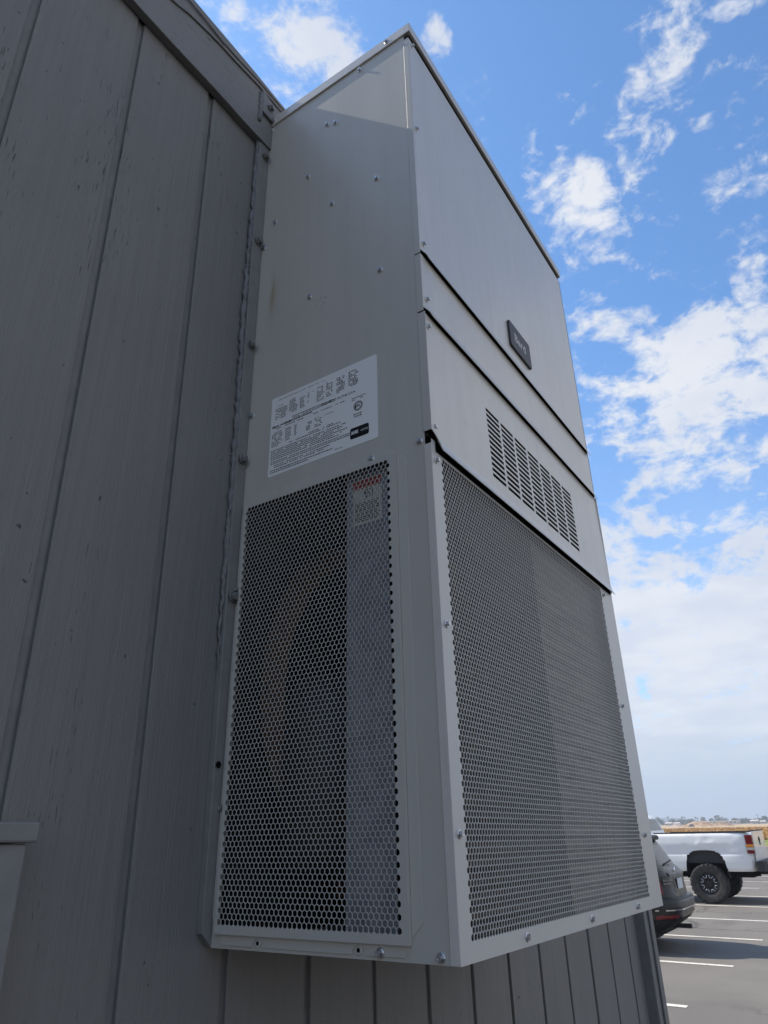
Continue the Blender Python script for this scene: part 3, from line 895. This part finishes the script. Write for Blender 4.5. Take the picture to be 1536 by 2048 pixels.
def wheel(par, x, y, r, w, sg, rim_r, lugs=0, spokes=8, chrome=True):
    """sg: side the outer face looks to (-1 or 1)"""
    fn = lambda a, c, d: (x + sg*d, y + a, r + c)
    hub = bpy.data.objects.new('wheel', None); C.objects.link(hub); hub.parent = par
    t = MB()
    t.lathe([(rim_r*.98, -w/2+.02), (rim_r+.02, -w/2), (r*.90, -w/2), (r*.975, -w/2+.03), (r*.985, 0), (r*.975, w/2-.03), (r*.90, w/2), (rim_r+.03, w/2+.004), (rim_r, w/2-.012), (rim_r*.97, w/2-.05)], fn, 56)
    if lugs:
        for i in range(lugs):
            for side_, ph in ((-1, 0), (1, .5)):
                a0 = 2*math.pi*(i+ph)/lugs; da = 2*math.pi/lugs*.62
                q = []
                for dd, aa, rr in ((.012, 0, .975), (w/2-.02, 0, .975), (w/2-.02, da, .975), (.012, da, .975), (.012, 0, 1.0), (w/2-.015, 0, .995), (w/2-.015, da, .995), (.012, da, 1.0)):
                    q.append(fn(math.cos(a0+aa)*r*rr, math.sin(a0+aa)*r*rr, side_*dd))
                t.add(q, [(0,3,2,1),(4,5,6,7),(0,1,5,4),(1,2,6,5),(2,3,7,6),(3,0,4,7)])
                # shoulder lug running down the sidewall
                q = []
                for dd, aa, rr in ((w/2-.02, 0, .99), (w/2-.02, da*.7, .99), (w/2+.006, da*.7, .88), (w/2+.006, 0, .88), (w/2-.004, 0, .995), (w/2-.004, da*.7, .995), (w/2+.01, da*.7, .885), (w/2+.01, 0, .885)):
                    q.append(fn(math.cos(a0+aa)*r*rr, math.sin(a0+aa)*r*rr, side_*dd))
                t.add(q, [(0,3,2,1),(4,5,6,7),(0,1,5,4),(1,2,6,5),(2,3,7,6),(3,0,4,7)])
    t.build('tyre', M['tyre'], hub, auto=35)
    rm = MB(); rm.lathe([(rim_r, w/2-.012), (rim_r*.94, w/2-.016), (rim_r*.90, w/2-.05), (rim_r*.45, w/2-.075), (rim_r*.30, w/2-.03), (.0, w/2-.025)], fn, 40)
    rm.lathe([(rim_r*.98, -w/2+.02), (rim_r*.5, -w/2+.06), (0, -w/2+.06)], fn, 24)
    for i in range(spokes):
        a = 2*math.pi*i/spokes
        q = []
        for rr, ww in ((rim_r*.28, .10), (rim_r*.93, .085)):
            for dd in (w/2-.07, w/2-.02):
                for s_ in (-1, 1): q.append(fn(math.cos(a+s_*ww/rr*rim_r*.8)*rr, math.sin(a+s_*ww/rr*rim_r*.8)*rr, dd))
        rm.add(q, [(0,1,3,2),(4,6,7,5),(0,4,5,1),(2,3,7,6),(0,2,6,4),(1,5,7,3)])
    rm.build('rim', M['rim'], hub, auto=30)
    if chrome:
        ch = MB()
        for i in range(spokes):      # bright machined U round each window of the rim
            a = 2*math.pi*(i+.5)/spokes
            pts = []
            for rr, da in ((.80, -.22), (.62, -.20), (.52, 0), (.62, .20), (.80, .22)):
                pts.append(fn(math.cos(a+da)*rim_r*rr, math.sin(a+da)*rim_r*rr, w/2-.018))
            ch.tube(pts, rim_r*.028, 6)
        ch.build('machined_trim', M['chrome'], hub, smooth=True)
    return hub


def arch_liner(b, y, z, ry, rz, q, x0, x1):
    n = 24; k0 = len(b.v)
    for i in range(n+1):
        a = math.pi*i/n
        c, s_ = math.cos(a), math.sin(a)
        yy = y+math.copysign(abs(c)**(2/q), c)*ry; zz = z+abs(s_)**(2/q)*rz
        b.v += [(x0, yy, zz), (x1, yy, zz)]
    b.f += [(k0+2*i, k0+2*i+2, k0+2*i+3, k0+2*i+1) for i in range(n)]
    b.f.append(tuple(k0+2*i+1 for i in range(n+1)))


# ---- white lifted pickup
tr = thing('pickup_truck', 'white lifted pickup truck with black wheels parked beyond the dark car', 'pickup truck', (20.60, 0, gz(20.6, 0)), GROT)
RW = .99
TL = [(.70, 2.20, 7.55, RW-.06), (.76, 2.16, 7.60, RW-.022), (.90, 2.14, 7.64, RW-.006), (1.065, 2.13, 7.64, RW-.004), (1.085, 2.13, 7.63, RW-.014),
      (1.12, 2.12, 7.62, RW), (1.32, 2.11, 7.58, RW+.004), (1.49, 2.11, 7.52, RW-.008), (1.545, 2.12, 7.5, RW-.03), (1.56, 2.14, 7.48, RW-.06), (1.555, 2.20, 7.42, RW-.10)]
tb_ = Body(TL, 14.)
AR = [(3.26, .55, .475, .62, 3.2), (6.75, .55, .475, .62, 3.2)]
dents = [(rng.uniform(2.3, 4.2), rng.uniform(1.2, 1.5), rng.uniform(.05, .12), rng.uniform(.004, .010)) for _ in range(12)]
def dent(x, y, z):
    d = sum(a*math.exp(-((y-yy)/r)**2-((z-zz)/(r*.8))**2) for yy, zz, r, a in dents)
    for ya in (3.26, 6.75):   # fender bulge over the wheels
        u = (y-ya)/.62; h = (z-1.16)/.12
        d -= .028*math.exp(-abs(u)**4-h*h)
    return -math.copysign(d, x) if abs(x) > .8 else 0.
tb_.loft(300, AR, cap=False, dent=dent).build('body', M['white'], tr, auto=50)
ln_ = MB()
for a in AR:
    for sg in (-1, 1): arch_liner(ln_, *a, sg*(RW-.015), sg*(RW-.46))
ln_.box(-RW+.5, RW-.5, 2.3, 7.4, .55, .70)
ln_.build('wheel_wells', M['under'], tr)
# bed lining and rails
bd_ = MB()
bd_.box(-RW+.10, RW-.10, 2.24, 4.45, .88, .90); bd_.box(-RW+.09, -RW+.11, 2.2, 4.45, .9, 1.552); bd_.box(RW-.11, RW-.09, 2.2, 4.45, .9, 1.552); bd_.box(-RW+.1, RW-.1, 4.44, 4.48, .9, 1.55)
bd_.build('bed_liner', M['plastic'], tr)
for sg in (-1, 1):
    MB().box(sg*(RW-.03) if sg < 0 else RW-.11, -RW+.11 if sg < 0 else RW-.03, 2.2, 4.42, 1.5585, 1.575).build('rail_cap', M['plastic'], tr, bevel=.005)
# hood and cab
MB().prism([(5.75, 1.2), (7.45, 1.2), (7.47, 1.50), (6.9, 1.585), (5.75, 1.62)], lambda u, v, d: (d, u, v), -RW+.085, RW-.085).build('hood', M['white'], tr, bevel=.03)
CL = [(1.20, 4.52, 6.05, RW-.03), (1.54, 4.52, 5.95, RW-.03), (1.60, 4.54, 5.85, RW-.06), (1.93, 4.70, 5.40, RW-.19), (1.99, 4.76, 5.30, RW-.24), (2.02, 4.88, 5.15, RW-.34)]
cb_ = Body(CL, 9.); cab = cb_.loft(160, (), True, .04).build('cab', M['white'], tr, auto=50)
for sg in (-1, 1):
    cb_.side_patch([(1.60, 4.66, 5.62), (1.76, 4.72, 5.50), (1.92, 4.80, 5.32)], sg, .006).build('side_window', M['glass'], tr, fix=False)
cb_.rear_patch(-.62, .62, 1.63, 1.91, .004).build('rear_window', M['glass'], tr)
# tailgate, emblem, lamps
tg = MB().box(-RW+.13, RW-.13, 2.085, 2.125, .92, 1.585).build('tailgate', M['white'], tr, bevel=.012)
MB().box(-RW+.12, RW-.12, 2.075, 2.135, 1.586, 1.605).build('tailgate_cap', M['plastic'], tr, bevel=.004)
cr_ = MB().box(-.045, .045, 2.072, 2.084, 1.26, 1.45); cr_.box(-.11, .11, 2.0725, 2.0835, 1.36, 1.41); cr_.build('emblem', M['plastic'], tg)
for sg in (-1, 1):
    xa, xb2 = (-RW-.006, -RW+.125) if sg < 0 else (RW-.125, RW+.006)
    tl = MB().box(xa+.004, xb2-.004, 2.104, 2.262, 1.095, 1.505).build('tail_lamp', M['plastic'], tr, bevel=.008)
    for nm, m_, z0, z1 in (('lens', 'lens', 1.30, 1.50), ('lens', 'amber', 1.232, 1.297), ('lens', 'clear', 1.168, 1.229), ('lens', 'lens', 1.10, 1.165)):
        MB().box(xa, xb2, 2.098, 2.256, z0, z1).build(nm, M[m_], tl, bevel=.010)
bp = MB().prism([(-RW+.02, 2.12), (-RW+.02, 1.97), (-.75, 1.90), (.75, 1.90), (RW-.02, 1.97), (RW-.02, 2.12)], lambda u, v, d: (u, v, d), .70, .93).build('bumper', M['plastic'], tr, bevel=.015)
MB().prism([(-.78, 1.955), (-.70, 1.885), (-.28, 1.885), (-.28, 1.955)], lambda u, v, d: (u, v, d), .75, .90).build('bumper_insert', M['chrome'], bp, bevel=.01)
MB().prism([(.28, 1.955), (.28, 1.885), (.70, 1.885), (.78, 1.955)], lambda u, v, d: (u, v, d), .75, .90).build('bumper_insert', M['chrome'], bp, bevel=.01)
MB().box(-.06, .06, 1.80, 2.2, .60, .69).build('hitch', M['plastic'], tr, bevel=.005)
ax = MB(); ax.tube([(-.8, 3.26, .44), (.8, 3.26, .44)], .055, 10); ax.tube([(-.8, 6.75, .44), (.8, 6.75, .44)], .055, 10)
ax.lathe([(.02, -.14), (.14, -.08), (.16, 0), (.14, .08), (.02, .14)], lambda a, c, d: (d, 3.26+a, .44+c), 16)
for sg in (-1, 1): ax.box(sg*.42-.04, sg*.42+.04, 2.15, 7.3, .58, .72)
ax.tube([(-.62, 2.75, .62), (-.62, 4.6, .60)], .035, 8); ax.build('chassis', M['under'], tr)
for yy in (3.26, 6.75):
    wheel(tr, -RW+.10, yy, .437, .31, -1, .248, 26); wheel(tr, RW-.10, yy, .437, .31, 1, .248, 26)

# ---- dark crossover, tail towards the lane
sv = thing('parked_car', 'dark bronze grey crossover parked beside the building corner, tail to the right', 'car', (12.44, .08, gz(12.44, .08)), GROT)
SLV = [(.27, 2.42, 6.50, .80), (.38, 2.24, 6.62, .905), (.48, 2.12, 6.68, .94), (.60, 2.075, 6.72, .945), (.70, 2.085, 6.72, .945), (.735, 2.10, 6.71, .943), (.745, 2.17, 6.70, .94),
       (.90, 2.19, 6.62, .945), (1.00, 2.195, 6.30, .945), (1.06, 2.205, 5.90, .94), (1.12, 2.25, 5.72, .925), (1.17, 2.315, 5.60, .90), (1.32, 2.40, 5.25, .84), (1.48, 2.50, 4.85, .77), (1.56, 2.56, 4.60, .715), (1.605, 2.68, 4.35, .65), (1.635, 2.95, 4.05, .52), (1.645, 3.2, 3.9, .40)]
sb = Body(SLV, 4.6)
SA = [(2.98, .36, .40, .38, 2.), (5.72, .36, .40, .38, 2.)]
sb.loft(260, SA, True, .03).build('body', M['grey'], sv, auto=45)
ln_ = MB()
for a in SA:
    for sg in (-1, 1): arch_liner(ln_, *a, sg*.915, sg*.62)
ln_.box(-.75, .75, 2.5, 6.3, .20, .30); ln_.build('wheel_wells', M['under'], sv)
sb.rear_patch(-.70, .70, 1.185, 1.475, .004, 14, 6).build('rear_window', M['rglass'], sv)
MB().tube([sb.rear(-.25, 1.2, .02), sb.rear(-.05, 1.215, .03), sb.rear(.28, 1.235, .025)], .012, 6).build('wiper', M['plastic'], sv)
for sg in (-1, 1):
    sb.side_patch([(1.15, 2.75, 5.2), (1.30, 2.82, 4.95), (1.46, 2.92, 4.65)], sg, .005, 12).build('side_window', M['glass'], sv, fix=False)
spo = MB().prism([(-.64, 2.74), (-.60, 2.54), (-.3, 2.47), (.3, 2.47), (.60, 2.56), (.64, 2.74)], lambda u, v, d: (u, v, d+.10*(v-2.4)), 1.54, 1.60).build('spoiler', M['plastic'], sv, bevel=.012)
gar = sb.rear_patch(-.48, .48, 1.035, 1.085, .018, 12, 2).build('gate_garnish', M['grey'], sv)
MB().lathe([(0, 0), (.05, 0), (.055, .008), (.045, .014), (0, .016)], lambda a, c, d: (a, sb.rear(0, 1.1)[1]-.004-d, 1.10+c), 20).build('emblem', M['chrome'], sv, smooth=True)
let = MB()
for i in range(9): let.box(-.66+.03*i, -.642+.03*i, sb.rear(-.6+.03*i, .985)[1]-.012, sb.rear(-.6+.03*i, .985)[1]+.01, .972, .998)
for i in range(6): let.box(-.66+.03*i, -.642+.03*i, sb.rear(-.6+.03*i, .94)[1]-.012, sb.rear(-.6+.03*i, .94)[1]+.01, .928, .952)
let.build('lettering', M['chrome'], sv)
rec = sb.rear_patch(-.30, .30, .80, 1.02, .004, 8, 3).build('plate_recess', M['grey'], sv)
MB().box(-.155, .155, sb.rear(0, .91)[1]-.024, sb.rear(0, .91)[1]-.012, .84, .99).build('number_plate', M['plate'], sv, bevel=.004)
for sg in (-1, 1):
    tlm = sb.rear_patch(sg*.77, sg*.93, .90, 1.07, .012, 8, 4).build('tail_lamp', M['lens'], sv)
    sb.rear_patch(sg*.77, sg*.93, .80, .898, .010, 6, 2).build('lens', M['clear'], tlm)
    sb.side_patch([(.80, 2.28, 2.50), (.95, 2.30, 2.52), (1.085, 2.33, 2.62)], sg, .008, 5).build('lens', M['lens'], tlm, fix=False)
    sb.rear_patch(sg*.52, sg*.80, .465, .515, .012, 6, 2).build('reflector', M['lens'], sv)
bmp = sb.rear_patch(-.93, .93, .30, .445, .014, 20, 4).build('bumper_cladding', M['plastic'], sv)
sb.rear_patch(-.90, .90, .575, .592, .008, 20, 1).build('chrome_strip', M['chrome'], sv)
sb.rear_patch(-.88, .88, .715, .738, .014, 20, 1).build('bumper_pad', M['plastic'], sv)
MB().box(-.035, .035, 2.10, 2.6, .285, .345).box(-.45, .45, 2.45, 2.52, .26, .33).build('tow_hitch', M['plastic'], sv, bevel=.004)
for sg in (-1, 1):
    MB().tube([sb.rear(sg*.735, z_, .002) for z_ in (.76, .85, .95, 1.05, 1.10, 1.16)], .006, 5).build('gate_seam', M['under'], sv)
for yy in (2.98, 5.72):
    wheel(sv, -.81, yy, .345, .225, -1, .22, 0, 10, False); wheel(sv, .81, yy, .345, .225, 1, .22, 0, 10, False)

# ------------------------------------------------------------------ far field: mounds, houses, trees
def mound(x, y, rx, ry, h, seed, m):
    r_ = random.Random(seed); b = MB(); n = 26
    ph = [(r_.uniform(0, 6), r_.uniform(.5, 2.2)) for _ in range(5)]
    for i in range(n+1):
        for j in range(n+1):
            u, v = i/n*2-1, j/n*2-1
            f = max(0., 1-u*u)*max(0., 1-v*v)
            w_ = 1+.28*sum(math.sin(p_+q*5*u+3*q*v) for p_, q in ph)/2
            X_, Y_ = x+u*rx, y+v*ry
            b.v.append((X_, Y_, gz(X_, Y_)-.12+h*f*w_))
    for i in range(n):
        for j in range(n): b.f.append((i*(n+1)+j, (i+1)*(n+1)+j, (i+1)*(n+1)+j+1, i*(n+1)+j+1))
    return b.build('dirt_mound', m, fix=False, smooth=True)
M['dirt'] = mat('pale_dirt', (.42, .28, .17), .95, spec=.1, build=speckle((.30, .19, .11), (.50, .35, .23), .5, bumpd=.3))
M['rock'] = mat('pinkish_rubble', (.40, .30, .24), .95, build=speckle((.26, .19, .15), (.48, .38, .32), .8, bumpd=.3))
for i, (x, y, rx, ry, h, m_, lb) in enumerate([(420, 84, 12, 9, 2.0, 'dirt', 'long low mound of bare dirt in the field, middle of three'), (415, 94, 7, 4, 1.5, 'rock', 'small pinkish rubble heap at the left end of the mounds'), (428, 75, 12, 6, 1.6, 'dirt', 'low dirt mound at the right end of the heaps')]):
    tag(mound(x, y, rx, ry, h, i, M[m_]), lb, 'mound', 'dirt mounds in the far field')
tag(mound(404, 84.8, 2.2, 1.5, 1.35, 9, mat('dark_brush', (.07, .05, .05), .95)), 'dark brown brush heap in front of the dirt mound', 'brush heap')

M['stucco'] = mat('pale_stucco', (.55, .53, .50), .9); M['roofp'] = mat('pale_roof', (.52, .48, .44), .9); M['wind'] = mat('dark_window', (.05, .055, .06), .2)
def house(label, x, y0, y1, hw, hr, n):
    yc = (y0+y1)/2; hl = abs(y1-y0)/2
    t = thing('house', label, 'house', (x, yc, gz(x, yc)), group='low houses beyond the field')
    MB().box(0, 8, -hl, hl, -1.5, hw).build('wall', M['stucco'], t)
    MB().prism([(-.6, hw), (8.6, hw), (4, hr)], lambda u, v, d: (u, d, v), -hl-.3, hl+.3).build('roof', M['roofp'], t)
    for i in range(n):
        c = -hl + (i+.5)*2*hl/n
        MB().box(-.06, .02, c-.5, c+.5, hw*.35, hw*.8).build('window', M['wind'], t)
house('pale house farthest left, below the first palms', 650, 157, 152.2, 1.6, 2.6, 2)
house('pale house second from the left, beside the rubble heap', 650, 150.6, 146, 1.5, 2.4, 2)
house('small pale house right of the long white building', 650, 93, 90.5, 2.0, 3.0, 1)
house('small pale house between its twin and the rightmost house', 650, 89.9, 87.5, 2.0, 3.0, 1)
house('rightmost pale house at the edge of the frame', 650, 86.2, 82.7, 1.5, 2.4, 2)
lb_ = thing('long_building', 'long low white building with flat roof beyond the dirt mounds', 'building', (655, 119.5, gz(655, 119.5)))
MB().box(0, 14, -16.5, 16.5, -1.5, 2.3).build('wall', M['stucco'], lb_)
MB().box(-.8, 14.8, -17, 17, 2.3, 2.75).build('roof', mat('white_roof', (.72, .72, .70), .8), lb_)
for i in range(11): MB().box(-.06, .02, -15.5+i*3, -13.9+i*3, .9, 1.8).build('window', M['wind'], lb_)

def leaf_mat(name, c0, c1): return mat(name, c0, .8, spec=.2, build=speckle(c0, c1, .9, .35, .65))
M['leafd'] = leaf_mat('dark_foliage', (.035, .055, .022), (.075, .10, .04))
M['leafp'] = leaf_mat('pale_foliage', (.13, .14, .075), (.20, .20, .12))
M['frond'] = leaf_mat('palm_fronds', (.04, .06, .025), (.07, .09, .04))
M['bark'] = mat('bark', (.10, .075, .055), .9)
def tree(label, x, y, h, rad, pale, seed):
    r_ = random.Random(seed); t = thing('tree', label, 'tree', (x, y, gz(x, y)), group='broadleaf trees beyond the field')
    tk = MB(); tk.tube([(0, 0, -.5), (.1, .05, h*.3), (.0, .1, h*.6)], [.28, .2, .1], 6)
    for i in range(3):
        a = r_.uniform(0, 6.28); tk.tube([(.05, .05, h*.35), (math.cos(a)*rad*.5, math.sin(a)*rad*.5, h*.65)], [.12, .05], 5)
    tk.build('trunk', M['bark'], t)
    b = MB(); lobes = [(r_.uniform(-.6, .6)*rad, r_.uniform(-.7, .7)*rad, h*r_.uniform(.35, .78), rad*r_.uniform(.35, .6)) for _ in range(9)]
    lobes.append((0, 0, h*.82, rad*.45))
    for _ in range(520):
        lx, ly, lz, lr = r_.choice(lobes)
        d = Vector((r_.gauss(0, 1), r_.gauss(0, 1), r_.gauss(0, 1))).normalized()*lr*r_.uniform(.55, 1.05)
        c = Vector((lx, ly, min(lz, h-lr*.85)+d.z*.8)) + Vector((d.x, d.y, 0)); c.z = max(h*.08, c.z)
        n_ = Vector((r_.uniform(-1, 1), r_.uniform(-1, 1), r_.uniform(-.2, 1))).normalized(); u = n_.orthogonal().normalized(); v = n_.cross(u); s_ = r_.uniform(.22, .5)
        b.add([c+u*s_, c+v*s_*.7, c-u*s_, c-v*s_*.7], [(0, 1, 2, 3)])
    b.build('crown', M['leafp' if pale else 'leafd'], t, fix=False)
BR = [(200.8,7.7,3.8),(193.8,4.2,4.0),(187.9,5.2,3.6),(181.5,5.2,4.8),(172.0,4.6,4.7),(165.5,5.4,4.7),(154.6,6.6,2.7),(149.2,5.2,3.1),(145.1,8.2,2.9),(140.5,6.4,5.2),(133.4,4.6,3.0),(128.8,5.2,2.4),(124.1,4.7,3.7),(119.3,4.9,3.7),(114.3,4.1,2.9),(108.6,4.1,4.3),(104.8,4.6,2.9),(100.1,6.1,2.9)]
LBL = ['tall dark tree at the left end of the tree line', 'low dark tree under the first palm on the left', 'rounded dark tree under the tallest left palm', 'broad dark tree left of the palm pair', 'broad dark tree right under the palm pair', 'dark tree left of the lone middle palm',
       'pale green narrow tree left of the tallest pale tree', 'dark bush like tree between the two pale trees', 'tallest pale green tree near the middle of the tree line', 'widest dark tree, just right of the tallest pale tree', 'low dark tree above the right part of the long building', 'narrow dark tree above the right end of the long building',
       'dark tree just past the right end of the long building', 'dark rounded tree left of the small pale houses', 'low dark tree behind the small pale houses', 'wide low dark tree behind the rightmost houses', 'dark tree left of the right end palm', 'tall dark tree at the right end of the tree line']
for i, (y, h, w_) in enumerate(BR): tree(LBL[i], 800+rng.uniform(-15, 15), y, h+.4, w_*1.12, i in (6, 8), 100+i)
def palm(label, x, y, h, seed):
    r_ = random.Random(seed); t = thing('palm_tree', label, 'palm tree', (x, y, gz(x, y)), group='palms above the tree line')
    MB().tube([(0, 0, -.5), (r_.uniform(-.1, .1), .1, h*.5), (0, 0, h-.7)], [.28, .2, .18], 6).build('trunk', M['bark'], t)
    b = MB()
    for i in range(26):
        a = r_.uniform(0, 6.283); up = r_.uniform(-.5, .9); L_ = r_.uniform(1.1, 1.6); d = Vector((math.cos(a), math.sin(a), 0)); sd = Vector((-d.y, d.x, 0))*.26
        p0 = Vector((0, 0, h-.75)); p1 = p0 + d*L_*.5 + Vector((0, 0, L_*.5*up)); p2 = p0 + d*L_ + Vector((0, 0, L_*(up*.6-.3)))
        b.add([p0-sd*.5, p0+sd*.5, p1+sd, p1-sd, p2+sd*.2, p2-sd*.2], [(0, 1, 2, 3), (3, 2, 4, 5)])
    b.build('crown', M['frond'], t, fix=False)
PL = ['leftmost palm, small, above the low dark tree', 'tallest palm on the left of the tree line', 'third palm from the left, short', 'left palm of the close pair', 'right palm of the close pair', 'short palm just below the close pair', 'lone middle palm, the taller of two', 'shorter palm beside the lone middle palm', 'palm at the right end of the tree line']
for i, (y, h) in enumerate([(194.4,5.7),(188.8,8.2),(184.4,5.9),(175.4,7.1),(172.9,7.4),(172.7,5.3),(162.3,7.3),(160.7,6.4),(102.3,6.3)]): palm(PL[i], 796, y, h, 40+i)
for i, (y, lb2) in enumerate([(158.0, 'thin utility pole left of the long white building'), (127.5, 'thin utility pole above the right end of the long building'), (96.5, 'thin utility pole near the small pale houses')]):
    up = thing('utility_pole', lb2, 'utility pole', (720, y, gz(720, y)), group='utility poles beyond the field')
    MB().tube([(0, 0, -1), (0, 0, 7.5)], [.22, .15], 6).build('pole', M['bark'], up); MB().box(-.08, .08, -1.1, 1.1, 6.7, 6.9).build('crossarm', M['bark'], up)
# hedges and scrub closing the gaps of the far tree line
r_ = random.Random(5); b = MB()
for _ in range(5200):
    y = r_.uniform(60, 260); hmax = 2.0+1.3*math.sin(y*.21)+.8*math.sin(y*.83+1)
    c = Vector((815+r_.uniform(-6, 6), y, 0)); c.z = gz(c.x, c.y)-1.0 + r_.random()*max(1.2, hmax+1.0)
    n_ = Vector((r_.uniform(-1, 1), r_.uniform(-1, 1), r_.uniform(-.2, 1))).normalized(); u = n_.orthogonal().normalized(); v = n_.cross(u); s_ = r_.uniform(.4, .8)
    b.add([c+u*s_, c+v*s_, c-u*s_, c-v*s_], [(0, 1, 2, 3)])
tag(b.build('scrub', M['leafd'], fix=False), 'dark scrub and hedges along the foot of the far tree line', 'scrub', kind='stuff')
# faint far ridge
b = MB(); n = 60
for i in range(n+1):
    y = -300 + i*20; h = 12*math.exp(-((y-440)/75)**2)*(1+.10*math.sin(i*1.3)) + 2
    b.v += [(1750, y, gz(1750, y)-4), (1770+rng.uniform(0, 15), y, gz(1750, y)+h), (1840, y, gz(1840, y)-4)]
for i in range(n): b.f += [(3*i, 3*i+3, 3*i+4, 3*i+1), (3*i+1, 3*i+4, 3*i+5, 3*i+2)]
tag(b.build('hills', mat('hazy_hill', (.12, .13, .13), .9), fix=False, smooth=True), kind='structure')
# dry grass
r_ = random.Random(11); b = MB()
for _ in range(9000):
    x = 92+190*r_.random()**1.7; yc = -.9+.178*(x+.9); y = yc + r_.uniform(-.085, .10)*x
    h = r_.uniform(.18, .42); a = r_.uniform(0, 3.14); w_ = r_.uniform(.08, .25); z = gz(x, y)-.08
    dxy = (math.cos(a)*w_, math.sin(a)*w_)
    b.add([(x-dxy[0], y-dxy[1], z), (x+dxy[0], y+dxy[1], z), (x+dxy[0]*.5+r_.uniform(-.1, .1), y+dxy[1]*.5, z+h), (x-dxy[0]*.7, y-dxy[1]*.7, z+h*.8)], [(0, 1, 2, 3)])
tag(b.build('dry_grass', mat('straw', (.42, .26, .09), .9, spec=.1, build=speckle((.34, .19, .06), (.52, .34, .14), .3)), fix=False), 'tall golden dry grass across the field', 'grass', kind='stuff')

# ------------------------------------------------------------------ thin summer haze
hz = MB().box(-305, 1905, -705, 1005, -14, 62).build('haze', None)
hm = bpy.data.materials.new('haze'); hm.use_nodes = True; hm.node_tree.nodes.clear()
pv = hm.node_tree.nodes.new('ShaderNodeVolumePrincipled'); pv.inputs['Color'].default_value = (.80, .88, 1., 1); pv.inputs['Density'].default_value = .00055; pv.inputs['Anisotropy'].default_value = .2
ho = hm.node_tree.nodes.new('ShaderNodeOutputMaterial'); hm.node_tree.links.new(pv.outputs[0], ho.inputs['Volume'])
hz.data.materials.append(hm); tag(hz, 'thin pale haze over the lot and field', 'haze', kind='stuff')
